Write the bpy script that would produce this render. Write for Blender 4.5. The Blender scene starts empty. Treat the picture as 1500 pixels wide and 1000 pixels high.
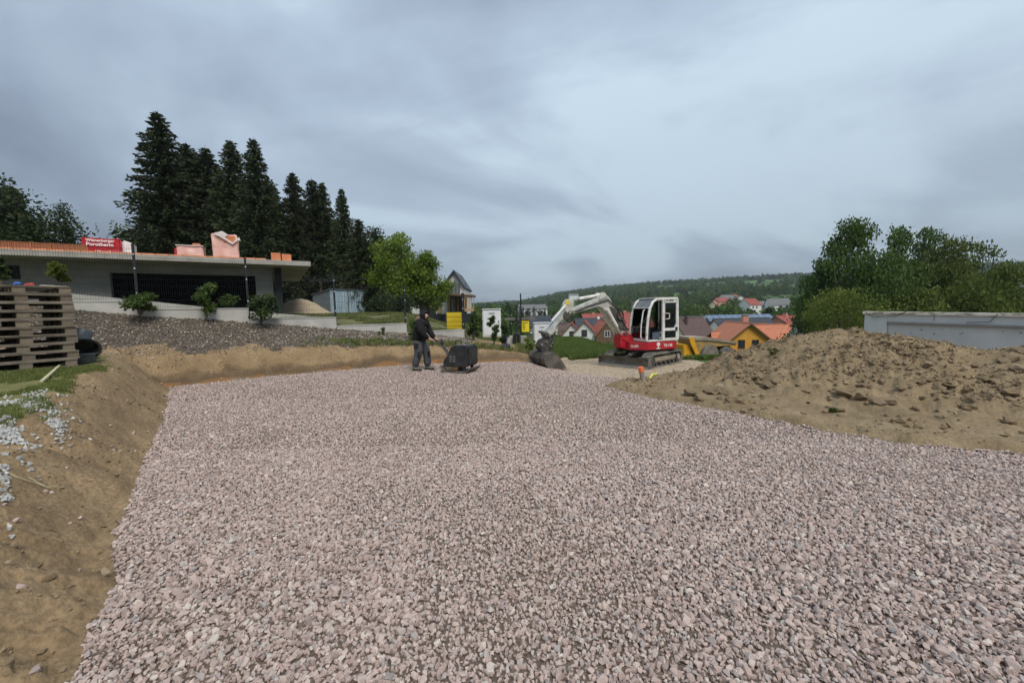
import bpy, bmesh, math, random
import numpy as np
from mathutils import Vector, Matrix, Euler

random.seed(7)
rng = np.random.default_rng(11)
SC = bpy.context.scene
COL = SC.collection
PI = math.pi

# ------------------------------------------------------------------ camera
F, PITCH, ROLL = 575.0, math.atan(45 / 575), -0.02
CAM = Vector((0, 0, 1.75))
cd = bpy.data.cameras.new('camera')
cam = bpy.data.objects.new('camera', cd)
COL.objects.link(cam)
cam.location = CAM
CR = Matrix.Rotation(PI / 2 - PITCH, 3, 'X') @ Matrix.Rotation(ROLL, 3, 'Z')
cam.rotation_euler = CR.to_euler()
cd.sensor_width = 36
cd.lens = F / 1500 * 36
cd.clip_start = 0.05
cd.clip_end = 9000
SC.camera = cam

# ------------------------------------------------------------------ sky, sun, exposure
SUN_EL, SUN_AZ = math.radians(52), math.radians(152)      # azimuth clockwise from +Y
w = bpy.data.worlds.new('World')
SC.world = w
w.use_nodes = True
nt = w.node_tree
for n_ in list(nt.nodes):
    nt.nodes.remove(n_)
N = nt.nodes.new
out = N('ShaderNodeOutputWorld')
bg = N('ShaderNodeBackground'); bg.inputs['Strength'].default_value = 0.1
nt.links.new(bg.outputs[0], out.inputs[0])
sky = N('ShaderNodeTexSky'); sky.sky_type = 'NISHITA'; sky.sun_disc = False
sky.sun_elevation = SUN_EL; sky.sun_rotation = SUN_AZ
sky.air_density = 1.2; sky.dust_density = 2.0
tc = N('ShaderNodeTexCoord')
sep = N('ShaderNodeSeparateXYZ'); nt.links.new(tc.outputs['Generated'], sep.inputs[0])
def wm(op, a, b=None, c=None, clamp=False):
    m = N('ShaderNodeMath'); m.operation = op; m.use_clamp = clamp
    for i, v in enumerate((a, b, c)):
        if v is None: continue
        if isinstance(v, (int, float)): m.inputs[i].default_value = v
        else: nt.links.new(v, m.inputs[i])
    return m.outputs[0]
zc = wm('ADD', wm('MAXIMUM', sep.outputs[2], 0.0), 0.28)   # cloud deck seen in perspective
cx_, cy_ = wm('DIVIDE', sep.outputs[0], zc), wm('DIVIDE', sep.outputs[1], zc)
comb = N('ShaderNodeCombineXYZ'); nt.links.new(cx_, comb.inputs[0]); nt.links.new(cy_, comb.inputs[1])
SKX, SKY = 15.5, 1.2
def wnoise(scale, detail, rough, dist, off, rot=0.5, sx=1.0):
    mp = N('ShaderNodeMapping'); mp.inputs['Location'].default_value = off
    mp.inputs['Rotation'].default_value = (0, 0, rot)
    mp.inputs['Scale'].default_value = (sx, 1, 1)
    nt.links.new(comb.outputs[0], mp.inputs[0])
    t = N('ShaderNodeTexNoise'); t.inputs['Scale'].default_value = scale
    t.inputs['Detail'].default_value = detail; t.inputs['Roughness'].default_value = rough
    t.inputs['Distortion'].default_value = dist
    nt.links.new(mp.outputs[0], t.inputs['Vector'])
    return t.outputs['Fac']
n1 = wnoise(0.55, 7, 0.50, 0.9, (SKX, SKY, 0), 0.35, 0.75)
n2 = wnoise(1.35, 6, 0.52, 0.6, (7.7, 4.2, 0), 0.9, 0.6)
fac = wm('ADD', wm('MULTIPLY', n1, 0.78), wm('MULTIPLY', n2, 0.22))
cr = N('ShaderNodeValToRGB')
cr.color_ramp.interpolation = 'B_SPLINE'
cr.color_ramp.elements[0].position = 0.385; cr.color_ramp.elements[0].color = (0.118, 0.144, 0.186, 1)
cr.color_ramp.elements[1].position = 0.60; cr.color_ramp.elements[1].color = (0.372, 0.452, 0.518, 1)
e_ = cr.color_ramp.elements.new(0.46); e_.color = (0.188, 0.229, 0.292, 1)
e_ = cr.color_ramp.elements.new(0.55); e_.color = (0.270, 0.330, 0.402, 1)
nt.links.new(fac, cr.inputs[0])
grad = wm('ADD', wm('MULTIPLY', wm('POWER', wm('MAXIMUM', sep.outputs[2], 0.0), 0.8), 6.5), 5.9)
vm = N('ShaderNodeVectorMath'); vm.operation = 'SCALE'
nt.links.new(cr.outputs[0], vm.inputs[0]); nt.links.new(grad, vm.inputs['Scale'])
mx = N('ShaderNodeMix'); mx.data_type = 'RGBA'; mx.inputs['Factor'].default_value = 0.93
nt.links.new(sky.outputs[0], mx.inputs[6]); nt.links.new(vm.outputs[0], mx.inputs[7])
nt.links.new(mx.outputs[2], bg.inputs[0])

sd_ = bpy.data.lights.new('sun', 'SUN'); sun = bpy.data.objects.new('sun', sd_); COL.objects.link(sun)
sd_.energy = 1.5; sd_.angle = math.radians(28); sd_.color = (1.0, 0.95, 0.87)
sdir = Vector((math.sin(SUN_AZ) * math.cos(SUN_EL), math.cos(SUN_AZ) * math.cos(SUN_EL), math.sin(SUN_EL)))
sun.rotation_euler = sdir.to_track_quat('Z', 'Y').to_euler()
sun.location = (0, -10, 30)
SC.view_settings.view_transform = 'Standard'; SC.view_settings.look = 'None'
SC.view_settings.exposure = 0.92; SC.view_settings.gamma = 1.0
SC.view_settings.use_curve_mapping = False

# ------------------------------------------------------------------ measuring helpers
def ray(px, py):
    return CR @ Vector(((px - 750) / F, (500 - py) / F, -1))
def at(px, py, Y):
    d = ray(px, py); return CAM + d * (Y / d.y)
def gz(px, py, z=0.0):
    d = ray(px, py); return CAM + d * ((z - CAM.z) / d.z)
def xat(px, Y, z=0.0):                     # x of the vertical line seen at column px, depth Y
    d = ray(px, 455); return d.x * Y / d.y

# ------------------------------------------------------------------ materials
MATS = {}
def mat(name, c1, c2=None, rough=0.8, scale=6.0, bump=0.0, bscale=None, metal=0.0, detail=6, spec=None, stretch=None, rnd=0.0, coords='Object', dist=0.005, lo=0.35, hi=0.65):
    if name in MATS: return MATS[name]
    m = bpy.data.materials.new(name); m.use_nodes = True
    t = m.node_tree; b = t.nodes['Principled BSDF']
    b.inputs['Roughness'].default_value = rough; b.inputs['Metallic'].default_value = metal
    if spec is not None: b.inputs['Specular IOR Level'].default_value = spec
    c1 = (*c1, 1); c2 = (*c2, 1) if c2 else tuple(min(1, v * 1.25) for v in c1[:3]) + (1,)
    co = t.nodes.new('ShaderNodeTexCoord'); mp = t.nodes.new('ShaderNodeMapping')
    if stretch: mp.inputs['Scale'].default_value = stretch
    t.links.new(co.outputs[coords], mp.inputs[0])
    no = t.nodes.new('ShaderNodeTexNoise'); no.inputs['Scale'].default_value = scale; no.inputs['Detail'].default_value = detail
    no.inputs['Roughness'].default_value = 0.62
    t.links.new(mp.outputs[0], no.inputs['Vector'])
    rp = t.nodes.new('ShaderNodeValToRGB'); rp.color_ramp.elements[0].position = lo; rp.color_ramp.elements[1].position = hi
    rp.color_ramp.elements[0].color = c1; rp.color_ramp.elements[1].color = c2
    t.links.new(no.outputs['Fac'], rp.inputs[0])
    last = rp.outputs[0]
    if rnd:
        oi = t.nodes.new('ShaderNodeObjectInfo'); hs = t.nodes.new('ShaderNodeHueSaturation')
        mr = t.nodes.new('ShaderNodeMapRange'); mr.inputs[3].default_value = 1 - rnd; mr.inputs[4].default_value = 1 + rnd
        t.links.new(oi.outputs['Random'], mr.inputs[0]); t.links.new(mr.outputs[0], hs.inputs['Value'])
        t.links.new(last, hs.inputs['Color']); last = hs.outputs[0]
    t.links.new(last, b.inputs['Base Color'])
    if bump:
        n2 = t.nodes.new('ShaderNodeTexNoise'); n2.inputs['Scale'].default_value = bscale or scale * 4; n2.inputs['Detail'].default_value = 8
        n2.inputs['Roughness'].default_value = 0.65
        t.links.new(mp.outputs[0], n2.inputs['Vector'])
        bp = t.nodes.new('ShaderNodeBump'); bp.inputs['Strength'].default_value = bump; bp.inputs['Distance'].default_value = dist
        t.links.new(n2.outputs['Fac'], bp.inputs['Height']); t.links.new(bp.outputs[0], b.inputs['Normal'])
    MATS[name] = m
    return m

def leaf_mat(name, c1, c2, scale=0.6, trans=0.35, rnd=0.15):
    if name in MATS: return MATS[name]
    m = mat(name, c1, c2, rough=0.7, scale=scale, detail=3, rnd=rnd, spec=0.25)
    t = m.node_tree; b = t.nodes['Principled BSDF']; o = t.nodes['Material Output']
    tr = t.nodes.new('ShaderNodeBsdfTranslucent'); ms = t.nodes.new('ShaderNodeMixShader'); ms.inputs[0].default_value = trans
    src = b.inputs['Base Color'].links[0].from_socket
    t.links.new(src, tr.inputs[0]); t.links.new(b.outputs[0], ms.inputs[1]); t.links.new(tr.outputs[0], ms.inputs[2])
    t.links.new(ms.outputs[0], o.inputs[0])
    return m

def glass_mat(name, tint, refl=0.10):
    m = bpy.data.materials.new(name); m.use_nodes = True
    t = m.node_tree; t.nodes.remove(t.nodes['Principled BSDF']); o = t.nodes['Material Output']
    a = t.nodes.new('ShaderNodeBsdfTransparent'); a.inputs[0].default_value = (*tint, 1)
    g = t.nodes.new('ShaderNodeBsdfGlossy'); g.inputs['Roughness'].default_value = 0.03
    lw = t.nodes.new('ShaderNodeFresnel'); lw.inputs[0].default_value = 1.5
    ms = t.nodes.new('ShaderNodeMixShader')
    ad = t.nodes.new('ShaderNodeMath'); ad.operation = 'ADD'; ad.inputs[1].default_value = refl
    t.links.new(lw.outputs[0], ad.inputs[0]); t.links.new(ad.outputs[0], ms.inputs[0])
    t.links.new(a.outputs[0], ms.inputs[1]); t.links.new(g.outputs[0], ms.inputs[2]); t.links.new(ms.outputs[0], o.inputs[0])
    MATS[name] = m; return m

# ------------------------------------------------------------------ object helpers
def tag(o, label=None, cat=None, group=None, kind=None):
    if label: o['label'] = label
    if cat: o['category'] = cat
    if group: o['group'] = group
    if kind: o['kind'] = kind
    return o
def empty(name, loc, rz=0.0, **k):
    o = bpy.data.objects.new(name, None); COL.objects.link(o)
    o.location = loc; o.rotation_euler = (0, 0, rz); o.empty_display_size = 0.1
    return tag(o, **k)
def mesh_np(name, V, Fc, m, parent=None, smooth=False, link=True, **k):
    me = bpy.data.meshes.new(name)
    V = np.asarray(V, dtype=np.float32); Fc = np.asarray(Fc, dtype=np.int32)
    nf, s = Fc.shape
    me.vertices.add(len(V)); me.vertices.foreach_set('co', V.ravel())
    me.loops.add(nf * s); me.loops.foreach_set('vertex_index', Fc.ravel())
    me.polygons.add(nf); me.polygons.foreach_set('loop_start', np.arange(0, nf * s, s, dtype=np.int32))
    if smooth: me.polygons.foreach_set('use_smooth', np.ones(nf, dtype=bool))
    me.update(calc_edges=True)
    if m: me.materials.append(m)
    o = bpy.data.objects.new(name, me)
    if link: COL.objects.link(o)
    if parent: o.parent = parent
    return tag(o, **k)

class MB:
    def __init__(s): s.v = []; s.f = []
    def add(s, vs, fs):
        n = len(s.v); s.v += [tuple(p) for p in vs]; s.f += [tuple(i + n for i in q) for q in fs]; return s
    def box(s, c, d, rz=0, rx=0, ry=0, taper=1.0):
        M = Matrix.Translation(c) @ Euler((rx, ry, rz)).to_matrix().to_4x4()
        a, b, e = d[0] / 2, d[1] / 2, d[2] / 2; t = taper
        P = [(-a, -b, -e), (a, -b, -e), (a, b, -e), (-a, b, -e), (-a * t, -b * t, e), (a * t, -b * t, e), (a * t, b * t, e), (-a * t, b * t, e)]
        return s.add([M @ Vector(p) for p in P], [(0, 3, 2, 1), (4, 5, 6, 7), (0, 1, 5, 4), (1, 2, 6, 5), (2, 3, 7, 6), (3, 0, 4, 7)])
    def bar(s, p, q, wd, h, up=(0, 0, 1)):
        p, q = Vector(p), Vector(q); d = (q - p); L = d.length; d.normalize(); up = Vector(up)
        if abs(d.dot(up)) > 0.99: up = Vector((1, 0, 0))
        x = d.cross(up).normalized() * wd / 2; y = x.cross(d).normalized() * h / 2
        P = [p - x - y, p + x - y, p + x + y, p - x + y, q - x - y, q + x - y, q + x + y, q - x + y]
        return s.add(P, [(0, 1, 2, 3), (7, 6, 5, 4), (0, 4, 5, 1), (1, 5, 6, 2), (2, 6, 7, 3), (3, 7, 4, 0)])
    def tube(s, pts, r, n=8, caps=True):
        pts = [Vector(p) for p in pts]; k = len(pts)
        rs = r if isinstance(r, (list, tuple)) else [r] * k
        vs = []; prev = None
        for i, p in enumerate(pts):
            d = (pts[min(i + 1, k - 1)] - pts[max(i - 1, 0)]).normalized()
            if prev is None:
                u = d.orthogonal().normalized()
            else:
                u = (prev - d * prev.dot(d)).normalized()
            prev = u; v = d.cross(u)
            vs += [p + (u * math.cos(2 * PI * j / n) + v * math.sin(2 * PI * j / n)) * rs[i] for j in range(n)]
        fs = [(i * n + j, i * n + (j + 1) % n, (i + 1) * n + (j + 1) % n, (i + 1) * n + j) for i in range(k - 1) for j in range(n)]
        if caps: fs += [tuple(range(n - 1, -1, -1)), tuple((k - 1) * n + j for j in range(n))]
        return s.add(vs, fs)
    def prism(s, poly, fn, t0, t1):            # fn(a, b, t) -> point
        n = len(poly)
        vs = [fn(a, b, t0) for a, b in poly] + [fn(a, b, t1) for a, b in poly]
        return s.add(vs, [tuple(range(n)), tuple(range(2 * n - 1, n - 1, -1))] + [(i, (i + 1) % n, n + (i + 1) % n, n + i) for i in range(n)])
    def disc(s, c, axis, r, h, n=20, r2=None):
        a = Vector(axis).normalized() * h / 2; c = Vector(c)
        return s.tube([c - a, c + a], [r, r2 or r], n)
    def build(s, name, m, parent=None, smooth=False, bevel=0, recalc=True, link=True, subsurf=0, **k):
        me = bpy.data.meshes.new(name); me.from_pydata(s.v, [], s.f)
        bm = bmesh.new(); bm.from_mesh(me)
        if recalc: bmesh.ops.recalc_face_normals(bm, faces=bm.faces)
        if bevel:
            es = [e for e in bm.edges if len(e.link_faces) == 2 and e.calc_face_angle(0) > 0.6]
            bmesh.ops.bevel(bm, geom=es, offset=bevel, segments=2, affect='EDGES', clamp_overlap=True)
        bm.to_mesh(me); bm.free()
        if smooth:
            me.shade_smooth(); 
            if hasattr(me, 'set_sharp_from_angle'): me.set_sharp_from_angle(angle=0.6)
        me.materials.append(m)
        o = bpy.data.objects.new(name, me)
        if link: COL.objects.link(o)
        if parent: o.parent = parent
        if subsurf:
            sb = o.modifiers.new('s', 'SUBSURF'); sb.levels = subsurf; sb.render_levels = subsurf
        return tag(o, **k)

def copy_tree(o, parent=None):
    c = o.copy(); COL.objects.link(c); c.parent = parent
    for ch in KIDS.get(o.name, [x for x in o.children]): copy_tree(ch, c)
    return c
KIDS = {}

def text_obj(name, s, size, m, parent, loc, rot, ext=0.002, bold=False):
    cu = bpy.data.curves.new(name, 'FONT'); cu.body = s; cu.size = size; cu.extrude = ext; cu.align_x = 'LEFT'
    if bold: cu.offset = size * 0.025
    to = bpy.data.objects.new(name, cu); COL.objects.link(to)
    dg = bpy.context.evaluated_depsgraph_get()
    me = bpy.data.meshes.new_from_object(to.evaluated_get(dg))
    bpy.data.objects.remove(to)
    me.materials.clear(); me.materials.append(m)
    o = bpy.data.objects.new(name, me); COL.objects.link(o); o.parent = parent
    o.location = loc; o.rotation_euler = rot
    return o

# scatter: one object of instances (only for stuff nobody could count)
def scatter(name, P, rot, scl, variants, label, parent=None):
    n = len(P)
    me = bpy.data.meshes.new(name); me.vertices.add(n); me.vertices.foreach_set('co', np.asarray(P, np.float32).ravel())
    a = me.attributes.new('irot', 'FLOAT_VECTOR', 'POINT'); a.data.foreach_set('vector', np.asarray(rot, np.float32).ravel())
    a = me.attributes.new('iscl', 'FLOAT_VECTOR', 'POINT'); a.data.foreach_set('vector', np.asarray(scl, np.float32).ravel())
    a = me.attributes.new('iidx', 'INT', 'POINT'); a.data.foreach_set('value', rng.integers(0, len(variants), n).astype(np.int32))
    o = bpy.data.objects.new(name, me); COL.objects.link(o)
    if parent: o.parent = parent
    col = bpy.data.collections.new(name + '_pieces')
    for v in variants: col.objects.link(v)
    g = bpy.data.node_groups.new(name, 'GeometryNodeTree')
    g.interface.new_socket('Geometry', in_out='INPUT', socket_type='NodeSocketGeometry')
    g.interface.new_socket('Geometry', in_out='OUTPUT', socket_type='NodeSocketGeometry')
    gi = g.nodes.new('NodeGroupInput'); go = g.nodes.new('NodeGroupOutput')
    mp = g.nodes.new('GeometryNodeMeshToPoints'); ip = g.nodes.new('GeometryNodeInstanceOnPoints')
    ci = g.nodes.new('GeometryNodeCollectionInfo'); ci.inputs['Collection'].default_value = col
    ci.inputs['Separate Children'].default_value = True; ci.inputs['Reset Children'].default_value = True
    def attr(nm, ty):
        q = g.nodes.new('GeometryNodeInputNamedAttribute'); q.data_type = ty; q.inputs['Name'].default_value = nm
        return q.outputs['Attribute']
    er = g.nodes.new('FunctionNodeEulerToRotation')
    L = g.links.new
    L(gi.outputs[0], mp.inputs['Mesh']); L(mp.outputs[0], ip.inputs['Points']); L(ci.outputs[0], ip.inputs['Instance'])
    ip.inputs['Pick Instance'].default_value = True
    L(attr('iidx', 'INT'), ip.inputs['Instance Index']); L(attr('irot', 'FLOAT_VECTOR'), er.inputs[0])
    L(er.outputs[0], ip.inputs['Rotation']); L(attr('iscl', 'FLOAT_VECTOR'), ip.inputs['Scale'])
    L(ip.outputs[0], go.inputs[0])
    md = o.modifiers.new('scatter', 'NODES'); md.node_group = g
    return tag(o, label=label, kind='stuff')

# ------------------------------------------------------------------ noise
def _h(ix, iy, sd):
    h = (ix.astype(np.int64) * 374761393 + iy.astype(np.int64) * 668265263 + sd * 974634777) & 0xFFFFFFFF
    h = ((h ^ (h >> 13)) * 1274126177) & 0xFFFFFFFF
    return ((h ^ (h >> 16)) & 0xFFFF) / 65535.0
def vn(x, y, sd=0):
    x = np.asarray(x, float); y = np.asarray(y, float)
    ix, iy = np.floor(x), np.floor(y); fx, fy = x - ix, y - iy
    fx = fx * fx * (3 - 2 * fx); fy = fy * fy * (3 - 2 * fy)
    a, b, c, d = _h(ix, iy, sd), _h(ix + 1, iy, sd), _h(ix, iy + 1, sd), _h(ix + 1, iy + 1, sd)
    return (a * (1 - fx) + b * fx) * (1 - fy) + (c * (1 - fx) + d * fx) * fy - 0.5
def fbm(x, y, o=4, sd=0, g=0.5):
    s, a = 0, 1.0
    for i in range(o):
        s = s + a * vn(x * 2 ** i, y * 2 ** i, sd + i); a *= g
    return s
def ss(t):
    t = np.clip(t, 0, 1); return t * t * (3 - 2 * t)
def sdist(x, y, poly):
    x = np.asarray(x, float); y = np.asarray(y, float)
    best = np.full(x.shape, 1e18); sg = np.ones(x.shape); par = np.zeros(x.shape)
    k = len(poly) - 1
    for i in range(k):
        (ax, ay), (bx, by) = poly[i], poly[i + 1]
        dx, dy = bx - ax, by - ay; L2 = dx * dx + dy * dy
        t = ((x - ax) * dx + (y - ay) * dy) / L2
        lo = -1e9 if i == 0 else 0; hi = 1e9 if i == k - 1 else 1
        tc_ = np.clip(t, lo, hi)
        d2 = (x - ax - tc_ * dx) ** 2 + (y - ay - tc_ * dy) ** 2
        m = d2 < best
        best = np.where(m, d2, best); sg = np.where(m, np.sign(dx * (y - ay) - dy * (x - ax)), sg); par = np.where(m, i + tc_, par)
    return np.sqrt(best) * sg, par
def inpoly(x, y, poly):
    c = np.zeros(np.shape(x), bool); n = len(poly)
    for i in range(n):
        (ax, ay), (bx, by) = poly[i], poly[(i + 1) % n]
        cond = ((ay > y) != (by > y)) & (x < (bx - ax) * (y - ay) / (by - ay + 1e-12) + ax)
        c ^= cond
    return c
# ------------------------------------------------------------------ terrain
LT = [(-1.7, -6), (-1.9, 0.2), (-2.19, 1.77), (-2.39, 2.05), (-2.62, 2.44), (-3.11, 2.9), (-4.45, 4.59), (-6.6, 7.37), (-8.63, 9.79), (-9.8, 11.2)]
FY = [11.35, 12.86, 14.4, 16.0, 17.5]
FB = [at(a, b, Y) for (a, b), Y in zip([(203, 456), (367, 467), (497, 478), (601, 485), (679, 493)], FY)]
FT = [at(a, b, Y) for (a, b), Y in zip([(203, 442), (367, 452), (496, 465), (601, 474), (679, 483)], FY)]
_d = (FB[4] - FB[0]) / 4
FP = [(FB[0].x + _d.x * t, FB[0].y + _d.y * t) for t in range(-6, 7)]          # index = t + 6
ZB = [2.7, 2.65, 2.6, 2.5, 2.45, 2.36] + [p.z for p in FB] + [0.15, -0.2]
ZT = [3.1, 3.05, 3.0, 2.9, 2.8, 2.55] + [p.z for p in FT] + [0.18, -0.22]
BP = [(-17, 3.9), (-12.7, 6.94), (-8.63, 9.79), (-6.92, 11.24), (-3.48, 13.19), (-0.25, 13.4), (0.9, 13.3), (1.25, 14.2), (1.35, 17), (1.6, 20)]
MP = [(2.06, 8.77), (2.64, 7.53), (3.53, 6.47), (4.22, 5.31), (4.94, 4.64), (5.75, 4.3), (8, 3.3), (14, 1.0), (26, -3), (26, 9), (16, 11), (12, 12), (8, 12.2), (6, 11.9), (5, 11.1), (4.3, 10.4), (3.3, 9.55), (2.5, 9.15)]
RG = [(4.6, 10.3, 0.12), (5.42, 10, 0.5), (6.31, 9.5, 0.72), (6.91, 9, 0.93), (7.5, 8.6, 1.05), (8.2, 8.2, .90), (8.6, 7.7, 0.80), (8.9, 7.3, 0.66), (9.3, 7, 0.74), (11, 6.2, 0.82), (16, 4.5, 0.8)]
SLN = [(1.0, 15), (1.1, 13.1), (1.7, 12.4), (2.2, 11.0), (2.75, 9.9), (3.1, 9.4), (3.3, 8)]
RIDGE = [(-300, 470), (300, 458), (600, 453), (700, 449), (760, 444), (790, 438), (830, 430), (880, 423), (960, 416), (1030, 412), (1100, 408), (1165, 405), (1250, 401), (1350, 396), (1450, 391), (1500, 388), (1900, 395)]
_ra, _rt = [], []
for a, b in RIDGE:
    d = ray(a, b); _ra.append(math.atan2(d.x, d.y)); _rt.append(d.z / math.hypot(d.x, d.y))
def hB(x): return np.interp(x, [-12, -8, -3.5, -1.2, 0.2, 1.1], [0.78, 0.76, 0.60, 0.45, 0.3, 0.05])

def terrain(x, y, fine=True):
    x = np.asarray(x, float); y = np.asarray(y, float)
    r = np.hypot(x, y); az = np.arctan2(x, y)
    dL, pL = sdist(x, y, LT); dB, _ = sdist(x, y, BP); dF, pF = sdist(x, y, FP)
    dM, _ = sdist(x, y, MP + [MP[0]]); inM = inpoly(x, y, MP); dm = np.abs(dM)
    dS, _ = sdist(x, y, SLN)
    n = fbm(x * 1.3, y * 1.3, 4, 3); nf = fbm(x * 7, y * 7, 3, 9)
    # base of everything
    pad = -0.33 * ss((x - 0.0) / 2.5) * ss((y - 9) / 4.5)
    xn = x * 20 / np.maximum(y, 20)
    wl = ss((-xn - 0.5) / 5.5)
    right = pad - 0.04 * ss((y - 17) / 8) * (1 - ss((x - 4) / 3)) - 0.55 * ss((x - 4.5) / 2) * ss((y - 15) / 4) - 1.4 * ss((x - 9) / 6) * ss((y - 13) / 8)
    base = right * (1 - wl) + 1.7 * wl
    drop = (ss((r - 27) / 45)) * (1 - wl) + ss((r - 75) / 120) * wl
    rt = np.interp(az, _ra, _rt)
    hill = (rt * 1300 + 10.5) * np.clip((r - 200) / 1100, 0, 1) ** 1.3
    hill = np.where(r > 1300, hill * (1 - 0.4 * ss((r - 1300) / 2000)), hill) * np.where(y > 0, 1, 0.2)
    far = base - 9 * drop + hill + ss((r - 40) / 60) * fbm(x * .012, y * .012, 3, 5) * 3 * (1 - ss((r - 900) / 400)) + ss((r - 22) / 40) * n * 0.3
    # region behind the fence
    zt = np.interp(np.minimum(np.ceil(pF), 12), range(13), ZT) - 0.10
    g = ss(dF / 9.0)
    zgar = zt * (1 - g) + far * g + nf * 0.03
    # mulch bed
    hb = hB(x)
    zb = np.interp(pF, range(13), ZB) - 0.06
    s_ = np.clip((dB - 0.45) / (np.maximum(dB - 0.45, 0) + np.maximum(-dF, 0) + 1e-3), 0, 1)
    zmul = hb + (np.maximum(zb, hb * .6) - hb) * s_ ** 0.9
    zback = np.where(dB < 0.45, hb * ss((dB + .03 * nf) / 0.45) ** 0.8, zmul) + ss(dB / .3) * (0.05 * n + 0.03 * nf)
    # left bank and lawn, with bucket scrapes down the slope
    scr = vn(pL * 7.5 + dL * 0.9, dL * 0.8, 21) + 0.5 * vn(pL * 21 + dL * 2.5, dL * 1.5, 22)
    wb = ss((dL + .05 * nf) / 0.1) * (1 - ss((dL - .8) / .5))
    zlef = np.interp(y, [2, 5, 8], [.62, .74, .86]) * (0.45 * ss(dL / 0.85) + 0.55 * np.clip(dL / 0.95, 0, 1)) + 0.03 * np.clip(dL, 0, 5) + wb * (0.12 * scr + 0.05 * nf + .06 * n + .03 * np.abs(vn(x * 15, y * 15, 6))) + ss((dL - .7) / .5) * 0.03 * n
    zsite = pad + np.where((dS > 0) & (y > 8.4), 0.02 * n + 0.01 * nf, 0)
    z = np.where(y > 14, right, zsite)
    z = np.where(r > 24, far, z)
    z = np.where((dL > 0) & (dB <= 0), np.maximum(zlef, 0), z)
    back = (dB > 0) & (dF <= 0) & (x < 1.5)
    z = np.where(back, np.where(dL > 0, np.maximum(zlef, zback), zback), z)
    gar = (dF > 0) & (x < 2.0 + .1 * (y - 18)) 
    z = np.where(gar, zgar, z)
    # spoil heap
    rd = np.full(x.shape, 1e9); rh = np.zeros(x.shape); sg = np.zeros(x.shape)
    for i in range(len(RG) - 1):
        (ax, ay, ah), (bx, by, bh) = RG[i], RG[i + 1]
        dx, dy = bx - ax, by - ay; t = np.clip(((x - ax) * dx + (y - ay) * dy) / (dx * dx + dy * dy), 0, 1)
        d = np.hypot(x - ax - t * dx, y - ay - t * dy); m = d < rd
        rd = np.where(m, d, rd); rh = np.where(m, ah + (bh - ah) * t, rh); sg = np.where(m, dx * (y - ay) - dy * (x - ax), sg)
    U = np.where(sg > 0, 2.3, 3.5)
    prof = 1 - ss(rd / U); rough = fbm(x * 2.1, y * 2.1, 5, 31, 0.62); rg2 = np.abs(fbm(x * 5.5 + n, y * 5.5, 3, 41, .6))
    up = ss(dm / 1.6)
    zm = pad + 0.10 * ss((dm + .04 * nf) / 0.16) + rh * (prof ** 0.9) * up ** .5 + up * (0.13 * rough + 0.12 * (0.3 - rg2) * ss((dm - .6) / 1)) + .035 * nf + .03 * up * np.abs(vn(x * 13, y * 13, 8))
    z = np.where(inM, np.maximum(zm, pad + 0.02), z)
    if not fine: return z
    # which ground lies where
    e = 0.10 * n + 0.10 * nf
    reg = np.zeros(x.shape, int)                                   # 0 gravel pad
    reg = np.where((dS + e > 0) & (y > 8.4), 6, reg)                           # sand
    mea = (y + 1.2 * n > 16.6) | ((x > 7.2) & (y > 12.4)) | (r > 24)
    reg = np.where(mea, 8, reg)
    reg = np.where((dL + .4 * e > 0) & (dB <= 0), 1, reg)           # soil bank
    reg = np.where((dL - 0.95 + 3.0 * e > 0) & (dB <= .1) & (y + 5 * n > 3.6), 2, reg)      # lawn
    reg = np.where(back, np.where((dB < 0.62 + .35 * n + .06 * nf) | (x > -1.6), 3, 4), reg)  # bank / mulch
    reg = np.where((reg == 4) & (dL > 0) & (dB < 0.9 + e), 3, reg)
    reg = np.where(gar, 5, reg)
    reg = np.where(inM & (dm + .6 * e > 0), 7, reg)
    reg = np.where(np.isin(reg, (5, 8)) & (r > 60), 9, reg)
    return z, reg
def tz(x, y):
    return float(terrain(np.array([x], float), np.array([y], float), False)[0])
def hit(px, py, Y0=8.0, Y1=1600.0):          # first meeting of a sight line with the ground
    Ys = np.exp(np.linspace(math.log(Y0), math.log(Y1), 700)); d = ray(px, py)
    X = CAM.x + d.x * Ys / d.y; Z = CAM.z + d.z * Ys / d.y
    T = terrain(X, Ys, False); k = np.argmax(T >= Z)
    if T[k] < Z[k]: k = len(Ys) - 1
    return Vector((X[k], Ys[k], T[k]))

ang = np.concatenate([np.linspace(-180, -70, 24)[:-1], np.linspace(-70, 62, 720), np.linspace(62, 180, 26)[1:]]) * PI / 180
rad = np.concatenate([np.exp(np.linspace(math.log(0.5), math.log(26), 430))[:-1], np.exp(np.linspace(math.log(26), math.log(5000), 130))])
AA, RR = np.meshgrid(ang, rad)
XX, YY = np.sin(AA) * RR, np.cos(AA) * RR
ZZ, _ = terrain(XX, YY)
nr, na = XX.shape
V = np.stack([XX, YY, ZZ], -1).reshape(-1, 3)
V = np.vstack([V, [[0, 0, 0]]])
I = np.arange(nr * na).reshape(nr, na)
Q = np.stack([I[:-1, :-1], I[:-1, 1:], I[1:, 1:], I[1:, :-1]], -1).reshape(-1, 4)[:, ::-1]
cen = V[Q].mean(1)
_, REG = terrain(cen[:, 0], cen[:, 1])

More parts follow.
